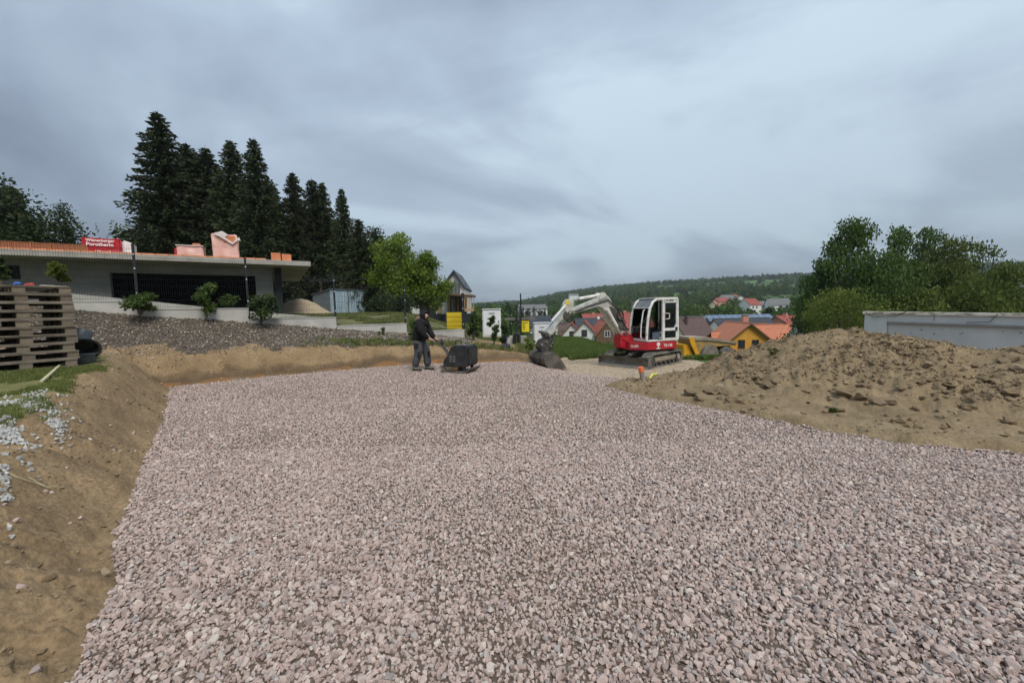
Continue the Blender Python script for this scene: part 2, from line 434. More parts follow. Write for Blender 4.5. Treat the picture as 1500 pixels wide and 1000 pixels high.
def soil_mat(name, a, b, c, sc=1.0, bump=0.7):
    m = mat(name, a, b, rough=0.95, scale=2.2 * sc, bump=bump, bscale=24 * sc, detail=9, spec=0.15, dist=0.03)
    t = m.node_tree; bs = t.nodes['Principled BSDF']; src = bs.inputs['Base Color'].links[0].from_socket
    co = t.nodes.new('ShaderNodeTexCoord')
    v = t.nodes.new('ShaderNodeTexNoise'); v.inputs['Scale'].default_value = 31 * sc; v.inputs['Detail'].default_value = 5
    t.links.new(co.outputs['Object'], v.inputs['Vector'])
    rp = t.nodes.new('ShaderNodeValToRGB'); rp.color_ramp.elements[0].position = 0.38; rp.color_ramp.elements[1].position = 0.62
    t.links.new(v.outputs['Fac'], rp.inputs[0])
    mx = t.nodes.new('ShaderNodeMix'); mx.data_type = 'RGBA'
    mu = t.nodes.new('ShaderNodeMath'); mu.operation = 'MULTIPLY'; mu.inputs[1].default_value = 0.55
    t.links.new(rp.outputs[0], mu.inputs[0]); t.links.new(mu.outputs[0], mx.inputs[0])
    t.links.new(src, mx.inputs[6]); mx.inputs[7].default_value = (*c, 1)
    t.links.new(mx.outputs[2], bs.inputs['Base Color'])
    return m
M_BANK = soil_mat('bank_soil', (0.225, 0.155, 0.086), (0.345, 0.243, 0.138), (0.145, 0.100, 0.057))
M_CUT = soil_mat('cut_soil', (0.225, 0.155, 0.086), (0.345, 0.243, 0.138), (0.145, 0.100, 0.057))
def strata(m):                                # rusty subsoil, a dark band, then tan topsoil
    t = m.node_tree; b = t.nodes['Principled BSDF']; src = b.inputs['Base Color'].links[0].from_socket
    co = t.nodes.new('ShaderNodeTexCoord'); sx = t.nodes.new('ShaderNodeSeparateXYZ'); t.links.new(co.outputs['Object'], sx.inputs[0])
    no = t.nodes.new('ShaderNodeTexNoise'); no.inputs['Scale'].default_value = 1.1; no.inputs['Detail'].default_value = 7; t.links.new(co.outputs['Object'], no.inputs['Vector'])
    a = t.nodes.new('ShaderNodeMath'); a.operation = 'MULTIPLY_ADD'; a.inputs[1].default_value = .75; t.links.new(no.outputs['Fac'], a.inputs[0]); t.links.new(sx.outputs[2], a.inputs[2])
    rp = t.nodes.new('ShaderNodeValToRGB'); el = rp.color_ramp.elements
    el[0].position = .28; el[0].color = (1.02, .74, .50, 1); el[1].position = .40; el[1].color = (.92, .76, .62, 1)
    e = el.new(.46); e.color = (.50, .50, .53, 1); e = el.new(.60); e.color = (.66, .66, .68, 1); e = el.new(.70); e.color = (1, 1, 1, 1)
    t.links.new(a.outputs[0], rp.inputs[0])
    mx = t.nodes.new('ShaderNodeMix'); mx.data_type = 'RGBA'; mx.blend_type = 'MULTIPLY'; mx.inputs[0].default_value = 1
    t.links.new(src, mx.inputs[6]); t.links.new(rp.outputs[0], mx.inputs[7]); t.links.new(mx.outputs[2], b.inputs['Base Color'])
strata(M_CUT)
M_MOUND = soil_mat('mound_soil', (0.200, 0.147, 0.086), (0.318, 0.238, 0.145), (0.146, 0.106, 0.063), 1.0, 0.9)
M_SAND = soil_mat('sandy_soil', (0.36, 0.29, 0.19), (0.46, 0.38, 0.27), (0.33, 0.25, 0.16), 1.3, 0.6)
M_PADB = soil_mat('gravel_fines', (0.15, 0.115, 0.09), (0.24, 0.185, 0.145), (0.10, 0.075, 0.06), 1.4, 0.9)
M_MULB = soil_mat('mulch_base', (0.09, 0.072, 0.055), (0.15, 0.122, 0.095), (0.07, 0.056, 0.044), 2.0, 0.9)
M_LAWN = soil_mat('lawn_soil', (0.12, 0.13, 0.045), (0.20, 0.18, 0.08), (0.16, 0.14, 0.06), 1.2, 0.6)
M_GARD = soil_mat('garden_soil', (0.08, 0.095, 0.035), (0.20, 0.18, 0.09), (0.10, 0.11, 0.045), 0.5, 0.5)
M_MEAD = soil_mat('meadow', (0.045, 0.085, 0.02), (0.075, 0.12, 0.03), (0.05, 0.08, 0.02), 0.4, 0.4)
# far fields and woods floor: strips of crop between darker grass
M_FAR = mat('far_fields', (0.050, 0.090, 0.030), (0.085, 0.150, 0.050), rough=0.95, scale=0.006, detail=2, spec=0.1, stretch=(1, 2.2, 1), lo=.44, hi=.54)
for names, regs, m in [(('gravel_bed',), (0,), M_PADB), (('soil_bank',), (1,), M_BANK), (('cut_bank',), (3,), M_CUT), (('lawn',), (2,), M_LAWN), (('mulch_bed',), (4,), M_MULB), (('garden_ground',), (5,), M_GARD), (('sandy_ground',), (6,), M_SAND), (('dirt_mound',), (7,), M_MOUND), (('meadow',), (8,), M_MEAD), (('hills',), (9,), M_FAR)]:
    q = Q[np.isin(REG, regs)]
    if names[0] == 'gravel_bed':
        c = len(V) - 1
        ring = I[0]; tri = np.stack([np.full(na - 1, c), ring[1:], ring[:-1], ring[:-1]], -1)
    u, inv = np.unique(q, return_inverse=True)
    o = mesh_np(names[0], V[u], inv.reshape(-1, 4), m, smooth=True, kind='structure')
    if names[0] == 'dirt_mound': MOUND = o
    if names[0] == 'gravel_bed': GBED = o
_c = MB().add([(0.55 * math.sin(a), 0.55 * math.cos(a), -0.004) for a in np.linspace(0, 2 * PI, 25)[:-1]], [tuple(range(24))])
_c.build('gravel_bed', M_PADB, GBED)

def field(n, x0, x1, y0, y1):                # random points in view
    x = rng.uniform(x0, x1, n); y = rng.uniform(y0, y1, n)
    k = (np.abs(np.arctan2(x, y)) < 1.02)
    return x[k], y[k]
def jgrid(x0, x1, y0, y1, s, j=0.5):
    gx, gy = np.meshgrid(np.arange(x0, x1, s), np.arange(y0, y1, s))
    x = gx.ravel() + rng.uniform(-j, j, gx.size) * s; y = gy.ravel() + rng.uniform(-j, j, gx.size) * s
    k = np.abs(np.arctan2(x, y)) < 1.02
    return x[k], y[k]

# crushed stone, each a faceted hull
def hull(name, m, n=13, sq=(1, .75, .55)):
    bm = bmesh.new()
    for i in range(n):
        v = Vector((random.gauss(0, 1), random.gauss(0, 1), random.gauss(0, 1))).normalized() * random.uniform(0.82, 1.0)
        bm.verts.new((v.x * sq[0] * .5, v.y * sq[1] * .5, v.z * sq[2] * .5))
    r_ = bmesh.ops.convex_hull(bm, input=bm.verts)
    bmesh.ops.delete(bm, geom=[e for e in r_['geom_interior'] if isinstance(e, bmesh.types.BMVert)], context='VERTS')
    me = bpy.data.meshes.new(name); bm.to_mesh(me); bm.free(); me.materials.append(m)
    return bpy.data.objects.new(name, me)
def stone_mat(name, cols, rough=0.95):
    m = mat(name, (0.8, 0.8, 0.8), (1, 1, 1), rough=rough, scale=14, bump=0.35, bscale=45, spec=0.08)
    t = m.node_tree; b = t.nodes['Principled BSDF']; src = b.inputs['Base Color'].links[0].from_socket
    oi = t.nodes.new('ShaderNodeObjectInfo'); rp = t.nodes.new('ShaderNodeValToRGB')
    el = rp.color_ramp.elements
    while len(el) < len(cols): el.new(0.5)
    for i, c in enumerate(cols): el[i].position = i / (len(cols) - 1) if i else 0.0; el[i].color = (*c, 1)
    t.links.new(oi.outputs['Random'], rp.inputs[0])
    mx = t.nodes.new('ShaderNodeMix'); mx.data_type = 'RGBA'; mx.blend_type = 'MULTIPLY'; mx.inputs[0].default_value = 1
    t.links.new(rp.outputs[0], mx.inputs[6]); t.links.new(src, mx.inputs[7]); t.links.new(mx.outputs[2], b.inputs['Base Color'])
    return m
M_STONE = stone_mat('crushed_stone', [(0.37, 0.282, 0.250), (0.54, 0.420, 0.372), (0.45, 0.345, 0.305), (0.57, 0.462, 0.410), (0.49, 0.385, 0.340), (0.40, 0.306, 0.272), (0.55, 0.438, 0.388), (0.33, 0.295, 0.285), (0.64, 0.56, 0.49), (0.47, 0.355, 0.310), (0.29, 0.225, 0.205), (0.51, 0.40, 0.355)])
STV = [hull('stone', M_STONE, random.choice([13, 16, 20]), (1, random.uniform(.65, .95), random.uniform(.55, .85))) for _ in range(16)]
px_, py_ = [], []
for (y0, y1, s) in [(1.0, 5.0, 0.0242), (1.0, 5.0, 0.048), (5.0, 8.0, 0.031), (8.0, 16, 0.041), (5.0, 16, 0.075)]:
    a, b = jgrid(-10, 12, y0, y1, s, 0.6); px_.append(a); py_.append(b)
x = np.concatenate(px_); y = np.concatenate(py_)
z, rg_ = terrain(x, y)
dust = fbm(x * .55 + 4, y * .42 + 2, 3, 77) + 0.25 * vn(x * 5, y * 5, 4)
keep = ((rg_ == 0) | ((rg_ == 6) & (rng.random(len(x)) < 0.10)) | ((rg_ == 1) & (rng.random(len(x)) < 0.004)))
keep &= ~((dust > 0.33) & (rng.random(len(x)) < 0.03))
x, y, z, dust = x[keep], y[keep], z[keep], dust[keep]
s = np.clip(rng.lognormal(math.log(0.0400), 0.27, len(x)), 0.022, 0.078) * np.where(dust > .33, 0.88, 1) * np.where(y > 8, 1.05, 1) * np.where(y > 3.5, .9, .93)
rot = np.stack([rng.normal(0, .7, len(x)), rng.normal(0, .7, len(x)), rng.uniform(0, 2 * PI, len(x))], -1)
scatter('gravel', np.stack([x, y, z + s * rng.uniform(0.0, 0.38, len(x))], -1), rot, np.stack([s, s, s], -1), STV, 'pinkish grey crushed stone covering the whole levelled pad')
print('stones', len(x))

# dust and fines worked up by the compactor
x, y = jgrid(-9, 9, 1.2, 13.5, 0.030, .8); z, rg_ = terrain(x, y)
pch = 0.9 * np.clip(fbm(x * .55 + 4, y * .42 + 2, 3, 77) + .05, 0, 1)
for a_, b_, rx_, ry_ in ((600, 640, 1.0, .7), (480, 588, 1.1, .9), (640, 655, .8, .5), (330, 925, .45, .35), (700, 560, 1.6, 1.2), (980, 640, .9, .8), (1380, 720, .9, .5)):
    c_ = gz(a_, b_); pch = pch + .55 * np.exp(-((x - c_.x) / rx_) ** 2 - ((y - c_.y) / ry_) ** 2)
k = (rg_ == 0) & (rng.random(len(x)) < np.clip(.05 + pch, 0, .8))
x, y, z = x[k], y[k], z[k]; s = rng.uniform(.008, .024, len(x))
M_FINE = stone_mat('stone_fines', [(0.36, 0.28, 0.23), (0.46, 0.37, 0.30), (0.30, 0.23, 0.19), (0.52, 0.42, 0.34)])
FNV = [hull('fine', M_FINE, 8, (1, .85, .7)) for _ in range(4)]
scatter('stone_dust', np.stack([x, y, z + rng.uniform(.012, .034, len(x))], -1), rng.uniform(0, 6.28, (len(x), 3)), np.stack([s, s, s], -1), FNV, 'fine grit and dust lying between the crushed stones')
print('fines', len(x))

# bark chips on the planting bed
M_CHIP = stone_mat('bark_chip', [(0.17, 0.138, 0.108), (0.33, 0.28, 0.225), (0.22, 0.18, 0.142), (0.46, 0.40, 0.33), (0.28, 0.232, 0.185), (0.58, 0.52, 0.45), (0.20, 0.165, 0.13)])
CHV = [hull('chip', M_CHIP, 9, (1, random.uniform(.35, .6), .18)) for _ in range(6)]
x, y = jgrid(-16, 0, 6, 20, 0.05, 0.7)
z, rg_ = terrain(x, y)
dBc = sdist(x, y, BP)[0]
k = (rg_ == 4) | ((rg_ == 3) & (x < -1.8) & (rng.random(len(x)) < np.where(dBc > .5, .75, np.exp((dBc - .5) / .06) * .6 + .03))) | ((rg_ == 1) & (y > 7) & (rng.random(len(x)) < 0.02))
x, y, z = x[k], y[k], z[k]
s = rng.uniform(0.05, 0.11, len(x))
rot = np.stack([rng.normal(0, .5, len(x)), rng.normal(0, .5, len(x)), rng.uniform(0, 6.28, len(x))], -1)
scatter('bark_mulch', np.stack([x, y, z + 0.012 + rng.uniform(0, .02, len(x))], -1), rot, np.stack([s, s, s], -1), CHV, 'brown bark mulch spread over the sloping bed below the fence')

# clods and crumbs of soil
M_CLOD = stone_mat('clod', [(0.18, 0.13, 0.078), (0.27, 0.20, 0.125), (0.21, 0.155, 0.095), (0.32, 0.245, 0.16), (0.24, 0.18, 0.11)], 0.95)
M_DCLOD = stone_mat('dark_clod', [(0.17, 0.125, 0.08), (0.22, 0.165, 0.105), (0.14, 0.105, 0.07)], 0.95)
CLV = [hull('clod', M_CLOD, 12, (1, .8, .6)) for _ in range(8)]
x, y = field(90000, 1.5, 16, 3.5, 12.5)
z, rg_ = terrain(x, y)
nn = fbm(x * .8, y * .8, 3, 55)
k = (rg_ == 7) & (rng.random(len(x)) < np.clip(0.22 + 2.2 * nn, 0.02, 1) * np.where(z > .22, 1, .25))
x, y, z = x[k], y[k], z[k]
s = np.clip(rng.lognormal(math.log(0.034), 0.60, len(x)), 0.015, 0.13)
rot = rng.uniform(0, 6.28, (len(x), 3))
x2, y2 = field(42000, -10, 1, 1.2, 14); z2, r2 = terrain(x2, y2)
k = ((r2 == 1) | (r2 == 3)) & (rng.random(len(x2)) < np.clip(.30 + 1.6 * fbm(x2 * 1.1, y2 * 1.1, 3, 56), .06, .95))
x2, y2, z2 = x2[k], y2[k], z2[k]; s2 = np.clip(rng.lognormal(math.log(0.022), 0.6, len(x2)), 0.01, 0.09)
X = np.concatenate([x, x2]); Y = np.concatenate([y, y2]); Z = np.concatenate([z, z2]); S = np.concatenate([s, s2])
scatter('soil_crumbs', np.stack([X, Y, Z + S * .12], -1), rng.uniform(0, 6.28, (len(X), 3)), np.stack([S, S, S * .8], -1), CLV, 'loose crumbs of dry soil on the mound and the cut banks')
def clod_mesh(m, seed):
    rs = random.Random(seed); bm = bmesh.new(); bmesh.ops.create_icosphere(bm, subdivisions=2, radius=0.5)
    for v in bm.verts:
        d = v.co.normalized(); k_ = 1 + 0.75 * float(vn(d.x * 2 + seed, d.y * 2 + d.z * 3, seed)) + .5 * float(vn(d.x * 5 + seed, d.y * 5 + d.z * 4, seed + 3))
        v.co = Vector((d.x * .5 * k_, d.y * .38 * k_, d.z * .27 * k_))
    me = bpy.data.meshes.new('clod'); bm.to_mesh(me); bm.free(); me.materials.append(m); return me
CLM = [clod_mesh(M_CLOD, i) for i in range(5)]; CLD = [clod_mesh(M_DCLOD, i + 9) for i in range(3)]
def clod(px, py, size, dark=False):
    p = hit(px, py, 3.5, 14)
    o = bpy.data.objects.new('clod', random.choice(CLD if dark else CLM)); COL.objects.link(o); o.parent = MOUND
    o.location = p + Vector((0, 0, size * .05)); o.scale = (size, size, size * random.uniform(.8, 1.1))
    o.rotation_euler = (random.uniform(-.4, .4), random.uniform(-.4, .4), random.uniform(0, 6.28))
    return o
for px, py, sz, dk in [(1012, 578, .34, 1), (1025, 584, .22, 1), (1040, 575, .28, 1), (1058, 585, .24, 0), (1075, 588, .3, 0), (1090, 590, .22, 0), (1062, 575, .3, 1), (1050, 568, .22, 0),
                       (1110, 556, .24, 0), (1125, 566, .26, 1), (1135, 560, .2, 0), (1236, 577, .28, 0), (1262, 584, .22, 0), (1284, 590, .22, 1), (1263, 566, .2, 1), (1303, 590, .18, 0),
                       (1225, 601, .2, 1), (1316, 494, .16, 1), (1300, 503, .2, 0), (1325, 503, .18, 0), (1345, 510, .2, 0), (1362, 508, .16, 0), (1310, 512, .24, 1), (1330, 520, .16, 0),
                       (1480, 525, .28, 1), (1493, 515, .24, 1), (1468, 530, .2, 1), (1490, 540, .22, 0), (1440, 555, .2, 1), (1455, 560, .2, 0), (1392, 566, .2, 0), (1405, 500, .2, 0),
                       (1477, 620, .2, 0), (1482, 578, .22, 0), (1418, 597, .18, 0), (1315, 617, .17, 0), (1360, 535, .2, 0), (1375, 570, .22, 1), (1188, 512, .18, 0), (1086, 522, .24, 1), (1095, 560, .2, 0)]:
    clod(px, py, sz, dk)
for _ in range(120):
    clod(random.uniform(1020, 1498), random.uniform(505, 610), random.uniform(.05, .12), random.random() < .25)

# grass tufts
def tuft(name, m, n, h, w_, spread):
    v, f = [], []
    for i in range(n):
        a = random.uniform(0, 6.28); r_ = random.uniform(0, spread); bx, by = r_ * math.cos(a), r_ * math.sin(a)
        b = random.uniform(0, 6.28); hh = h * random.uniform(.5, 1.1); ln = random.uniform(.1, .6) * hh
        dx, dy = math.cos(b), math.sin(b); k = len(v)
        v += [(bx - dy * w_, by + dx * w_, 0), (bx + dy * w_, by - dx * w_, 0), (bx + dx * ln * .4 + dy * w_ * .7, by + dy * ln * .4 - dx * w_ * .7, hh * .6), (bx + dx * ln, by + dy * ln, hh)]
        f.append((k, k + 1, k + 2, k + 3))
    return mesh_np(name, v, f, m, link=False)
M_GR1 = leaf_mat('lawn_blade', (0.14, 0.17, 0.045), (0.23, 0.25, 0.08), 3, .3, .25)
M_GR2 = leaf_mat('meadow_blade', (0.085, 0.13, 0.03), (0.15, 0.20, 0.055), .8, .3, .25)
M_GR3 = leaf_mat('dry_blade', (0.20, 0.20, 0.08), (0.30, 0.27, 0.12), .8, .3, .25)
T1 = [tuft('blades', M_GR1, 14, .06, .003, .05) for _ in range(4)]
T2 = [tuft('blades', M_GR2, 16, .22, .010, .16) for _ in range(4)]
T3 = [tuft('blades', M_GR3, 14, .14, .006, .10) for _ in range(3)] + [tuft('blades', M_GR2, 14, .14, .006, .10) for _ in range(3)]
def grass(name, x, y, k, T, lab, s0=.7, s1=1.2):
    z, rg_ = terrain(x, y); kk = k(x, y, rg_); x, y, z = x[kk], y[kk], z[kk]; s = rng.uniform(s0, s1, len(x))
    scatter(name, np.stack([x, y, z - .005], -1), np.stack([0 * x, 0 * x, rng.uniform(0, 6.28, len(x))], -1), np.stack([s, s, s], -1), T, lab)
x, y = field(60000, -13, -2, 2.5, 10)
grass('lawn_grass', x, y, lambda x, y, r: (r == 2) & (fbm(x * 1.1, y * 1.1, 3, 61) > -.16), T1, 'short trampled green grass around the pallets on the left', .6, 1.3)
x, y = field(30000, 1, 14, 15.5, 30)
grass('meadow_grass', x, y, lambda x, y, r: (r == 8), T2, 'tall green grass behind the excavator')
x, y = field(30000, -22, 2, 12, 34); x2, y2 = field(9000, -8, 1.6, 12.8, 19)
x = np.concatenate([x, x2]); y = np.concatenate([y, y2])
grass('rough_grass', x, y, lambda x, y, r: ((r == 5) & (fbm(x * .5, y * .5, 3, 63) > -.2)) | (((r == 3) | (r == 4)) & (sdist(x, y, BP)[0] > .5) & (sdist(x, y, BP)[0] < 1.1) & (x > -6.5) & (rng.random(len(x)) < .7)), T3, 'rough half dry grass behind the fence and along the bank top')
M_PEB = stone_mat('white_pebble', [(0.46, 0.46, 0.44), (0.62, 0.62, 0.60), (0.36, 0.36, 0.34), (0.55, 0.54, 0.51)])
PV = [hull('pebble', M_PEB, 12, (1, .8, .6)) for _ in range(4)]
X, Y = [], []
for px, py, sx, sy, n in [(35, 591, 52, 5, 560), (80, 600, 14, 7, 120), (15, 618, 28, 6, 240), (0, 655, 8, 14, 90), (60, 580, 36, 4, 40), (40, 634, 20, 2, 12), (5, 690, 10, 8, 8)]:
    for _ in range(n):
        p = gz(px + random.gauss(0, sx * .55), py + random.gauss(0, sy * .55), 0.78); X.append(p.x); Y.append(p.y)
X, Y = np.array(X), np.array(Y); Z = terrain(X, Y, False); s = rng.uniform(.03, .06, len(X))
scatter('white_pebbles', np.stack([X, Y, Z + s * .25], -1), rng.uniform(0, 6.28, (len(X), 3)), np.stack([s, s, s], -1), PV, 'white decorative pebbles spilled over the edge of the lawn')
# ------------------------------------------------------------------ trees and shrubs
M_BARK = mat('bark', (0.06, 0.045, 0.035), (0.12, 0.095, 0.075), rough=.95, scale=8, bump=.6)
M_BARKB = mat('birch_bark', (0.25, 0.24, 0.22), (0.45, 0.44, 0.42), rough=.9, scale=5)
M_SPR = leaf_mat('spruce_needles', (0.016, 0.027, 0.011), (0.045, 0.062, 0.020), 1.3, .12, .2)
M_DRK = leaf_mat('dark_leaves', (0.020, 0.035, 0.012), (0.045, 0.065, 0.020), .6, .25)
M_GRN = leaf_mat('fresh_leaves', (0.085, 0.135, 0.015), (0.17, 0.235, 0.035), .5, .4)
M_BIR = leaf_mat('birch_leaves', (0.048, 0.088, 0.018), (0.105, 0.165, 0.032), .5, .35)
M_OLV = leaf_mat('olive_leaves', (0.066, 0.095, 0.016), (0.130, 0.160, 0.030), .5, .35)
M_MID = leaf_mat('mid_leaves', (0.038, 0.076, 0.018), (0.085, 0.140, 0.030), .3, .3, .35)
M_YEL = leaf_mat('yellow_green_leaves', (0.08, 0.115, 0.02), (0.14, 0.17, 0.04), .3, .35, .3)

def quads(P, size, flat=0.0, asp=.6, dirs=None):
    n = len(P)
    a = rng.normal(0, 1, (n, 3)) if dirs is None else dirs + rng.normal(0, .25, (n, 3))
    a /= np.linalg.norm(a, axis=1)[:, None]
    b = rng.normal(0, 1, (n, 3)); b[:, 2] *= (1 - flat); b -= a * (a * b).sum(1)[:, None]; b /= np.linalg.norm(b, axis=1)[:, None] + 1e-9
    s = (np.asarray(size) * rng.uniform(.6, 1.3, n))[:, None]
    v = np.stack([P - a * s * .5, P + b * s * asp * .5, P + a * s * .5, P - b * s * asp * .5], 1).reshape(-1, 3)
    return v, np.arange(n * 4).reshape(n, 4)
def blob_points(blobs, n, shell=.35):
    vol = np.array([b[3] * b[4] * b[5] for b in blobs]) ** .75; vol /= vol.sum()
    k = rng.choice(len(blobs), n, p=vol); B = np.array(blobs)[k]
    d = rng.normal(0, 1, (n, 3)); d /= np.linalg.norm(d, axis=1)[:, None]
    r_ = rng.uniform(0, 1, n) ** shell * (1 + .18 * rng.normal(0, 1, n))
    return B[:, :3] + d * B[:, 3:] * r_[:, None]
def limbs(mb, blobs, h0, r0, top):
    blobs = blobs[::1]
    mb.tube([(0, 0, -.3), (.02 * top, 0, h0), (0.01, 0.03 * top, top * .8)], [r0, r0 * .75, r0 * .2], 8)
    for b in blobs:
        s0 = (0, 0, h0 + (b[2] - h0) * .25)
        mb.tube([s0, ((b[0]) * .5, b[1] * .5, (s0[2] + b[2]) / 2), (b[0], b[1], b[2])], [r0 * .4, r0 * .22, r0 * .08], 5)
def crown_tree(name, h, wd, m, leaves=9000, size=.22, h0=.25, nb=16, bark=None, droop=0, top=1.0, link=True, shell=.35, asp=.6, seed=0):
    rs = random.Random(seed); blobs = []
    for i in range(nb):
        t = (i + .5) / nb; zz = h * (h0 + (top - h0) * t * .93)
        env = math.sin(PI * min(1, (.12 + .88 * t)) ** .8) ** .6
        a = rs.uniform(0, 6.28); rr = wd / 2 * env * rs.uniform(.25, .95)
        br = wd * rs.uniform(.17, .30) * (0.6 + .5 * env)
        blobs.append((rr * math.cos(a), rr * math.sin(a), zz, br, br, br * rs.uniform(.6, .95)))
    P = blob_points(blobs, leaves, shell)
    dirs = None
    if droop:
        k = rng.random(len(P)) < .8
        P[k, 2] -= rng.exponential(droop, k.sum()); dirs = np.tile([0, 0, 1.0], (len(P), 1)); dirs[~k] = rng.normal(0, 1, ((~k).sum(), 3))
    P[:, 2] = np.maximum(P[:, 2], .15)
    v, f = quads(P, np.full(len(P), size), asp=asp, dirs=dirs)
    crown = mesh_np('crown', v, f, m, link=False)
    mb = MB(); limbs(mb, blobs, h * h0, h * .018 + .05, h * top)
    trunk = mb.build('trunk', bark or M_BARK, smooth=True, link=False, recalc=False)
    return crown.data, trunk.data
def spruce(h, wd, seed, den=1.0, bare=.08):
    rs = random.Random(seed); mb = MB()
    mb.tube([(0, 0, -.3), (0, 0, h * .5), (0, 0, h)], [h * .014 + .06, h * .009 + .02, .01], 8)
    Ps, Ds = [], []
    z = h * bare; 
    while z < h * .985:
        t = 1 - z / h; L0 = wd / 2 * (t ** .72) * (1 - .25 * max(0, t - .8) / .2) + .12
        nb = max(4, int((7 + 5 * t) * den)); a0 = rs.uniform(0, 6.28)
        for k in range(nb):
            a = a0 + 6.283 * k / nb + rs.uniform(-.3, .3); L = L0 * rs.uniform(.6, 1.12); dr = -.25 - .35 * t + rs.uniform(-.15, .15)
            z_ = z; z = z + rs.uniform(-.5, .5) * (.26 + .22 * t); ca, sa = math.cos(a), math.sin(a); m = max(4, int(L * 12))
            ts = (np.arange(m) + rng.random(m)) / m; ts = ts ** .8
            up = L * (.25 * ts ** 2.2)
            x, y, zz = ca * L * ts, sa * L * ts, z + dr * L * ts * .8 + up
            side = (rng.random(m) - .5) * (0.16 + .30 * L * (1 - ts) * .8)
            hang = -rng.random(m) * (.16 + .22 * L * ts ** .5 * .6)
            Ps.append(np.stack([x - sa * side, y + ca * side, zz + hang], -1))
            Ds.append(np.tile([ca * .8, sa * .8, dr * .6], (m, 1)))
            if L > .8: mb.tube([(0, 0, z), (ca * L * .9, sa * L * .9, z + dr * L * .72 + .17 * L)], [.035, .008], 3, False)
            z = z_
        z += .26 + .22 * t
    P = np.concatenate(Ps); D = np.concatenate(Ds)
    v, f = quads(P, .36 + .10 * rng.random(len(P)), asp=.36, dirs=D)
    v2, f2 = quads(P[::2] + [0, 0, -.08], np.full(len(P[::2]), .34), asp=.38)
    V_ = np.vstack([v, v2]); F_ = np.vstack([f, f2 + len(v)])
    return mesh_np('crown', V_, F_, M_SPR, link=False).data, mb.build('trunk', M_BARK, smooth=True, link=False, recalc=False).data
def plant_tree(name, data, loc, rz, scale, label, cat, group=None):
    e = empty(name, loc, rz, label=label, cat=cat, group=group)
    e.scale = scale if isinstance(scale, tuple) else (scale,) * 3
    for nm, d in (('crown', data[0]), ('trunk', data[1])):
        o = bpy.data.objects.new(nm, d); COL.objects.link(o); o.parent = e
    return e
SP = [spruce(18, 9.2, 1, 1.35), spruce(17, 10.6, 2, 1.4), spruce(16, 10.4, 3, 1.25)]
NSP = 0
for i, (px, ty, Y, v, ws, lab) in enumerate([
    (231, 160, 35, 0, 1.12, 'tallest dark spruce, at the left end of the row behind the unfinished house'),
    (272, 207, 37, 1, 1.0, 'dark spruce just right of the tallest spruce'),
    (300, 212, 38, 2, 1.0, 'narrow dark spruce, third from the left in the spruce row'),
    (337, 203, 37, 1, .9, 'dark spruce directly behind the tall torn brick pack on the roof'),
    (371, 199, 36, 0, .95, 'pointed dark spruce, second tallest of the row, right of the tall brick pack'),
    (398, 268, 38, 2, .9, 'short dark spruce pressed against the second tallest spruce'),
    (428, 250, 38, 1, .85, 'dark spruce above the right corner of the concrete roof slab'),
    (456, 259, 39, 2, .9, 'dark spruce above the metal shed, left one of a touching pair'),
    (471, 265, 40, 1, .8, 'dark spruce above the metal shed, right one of a touching pair'),
    (500, 273, 38, 0, .80, 'last pointed spruce at the right end of the row, above the shed'),
    (524, 318, 37, 2, 1.1, 'low broad spruce sloping down towards the light green tree'),
    (288, 262, 41, 2, 1.0, 'dark filler spruce standing behind the second and third spruces'),
    (318, 258, 41, 1, 1.0, 'dark filler spruce between the third and fourth spruces'),
    (354, 262, 41, 2, 1.1, 'dark filler spruce left of the pointed second tallest spruce'),
    (442, 300, 42, 1, 1.1, 'dark filler spruce behind the right corner of the slab'),
    (487, 318, 42, 2, 1.1, 'dark filler spruce low behind the metal shed'),
    (215, 300, 39, 2, 1.0, 'low dark spruce at the left foot of the tallest spruce')]):
    x = at(px, ty, Y).x; z0 = tz(x, Y); top = at(px, ty, Y).z; hh = top - z0; sc_ = hh / (18, 17, 16)[v]
    plant_tree('spruce_tree', SP[v], (x, Y, z0), random.uniform(0, 6), (sc_ * ws, sc_ * ws, sc_), lab, 'tree', 'spruces behind the unfinished house')
def tree_px(name, px, ty, Y, wpx, m, label, leaves=9000, size=.22, zoff=0, grp=None, **k):
    x = at(px, ty, Y).x; z0 = tz(x, Y) + zoff; h = at(px, ty, Y).z - z0; wd = wpx * Y / F * 1.15
    return plant_tree(name, crown_tree(name, h, wd, m, leaves, size, link=False, **k), (x, Y, z0), random.uniform(0, 6), 1.0, label, 'tree', grp)
tree_px('broadleaf_tree', -52, 225, 34, 150, M_DRK, 'big dark broadleaf tree at the left edge behind the brick row', 30000, .32, nb=24, h0=.12, seed=3)
tree_px('broadleaf_tree', 14, 268, 37, 70, M_DRK, 'dark tree sloping down beside the thin see-through tree at left', 14000, .28, nb=18, h0=.12, seed=13)
tree_px('broadleaf_tree', 92, 292, 38, 44, M_DRK, 'thin see-through tree standing alone left of the red brick pack', 2600, .22, nb=22, h0=.3, seed=4)
tree_px('broadleaf_tree', 172, 322, 42, 60, M_BIR, 'small pale tree behind the red wrapped brick pack', 1800, .26, nb=14, h0=.3, seed=5)
tree_px('broadleaf_tree', 548, 328, 39, 62, M_DRK, 'dark tree with bare twiggy top beside the light green tree', 5500, .27, nb=16, h0=.15, seed=6)
tree_px('broadleaf_tree', 588, 340, 37, 74, M_GRN, 'light green leafy tree right of the spruces, the rounder and taller one', 12000, .24, nb=15, h0=.20, seed=17)
tree_px('broadleaf_tree', 626, 368, 38, 52, M_GRN, 'light green leafy tree touching the gable of the white house', 8000, .24, nb=14, h0=.22, seed=9)
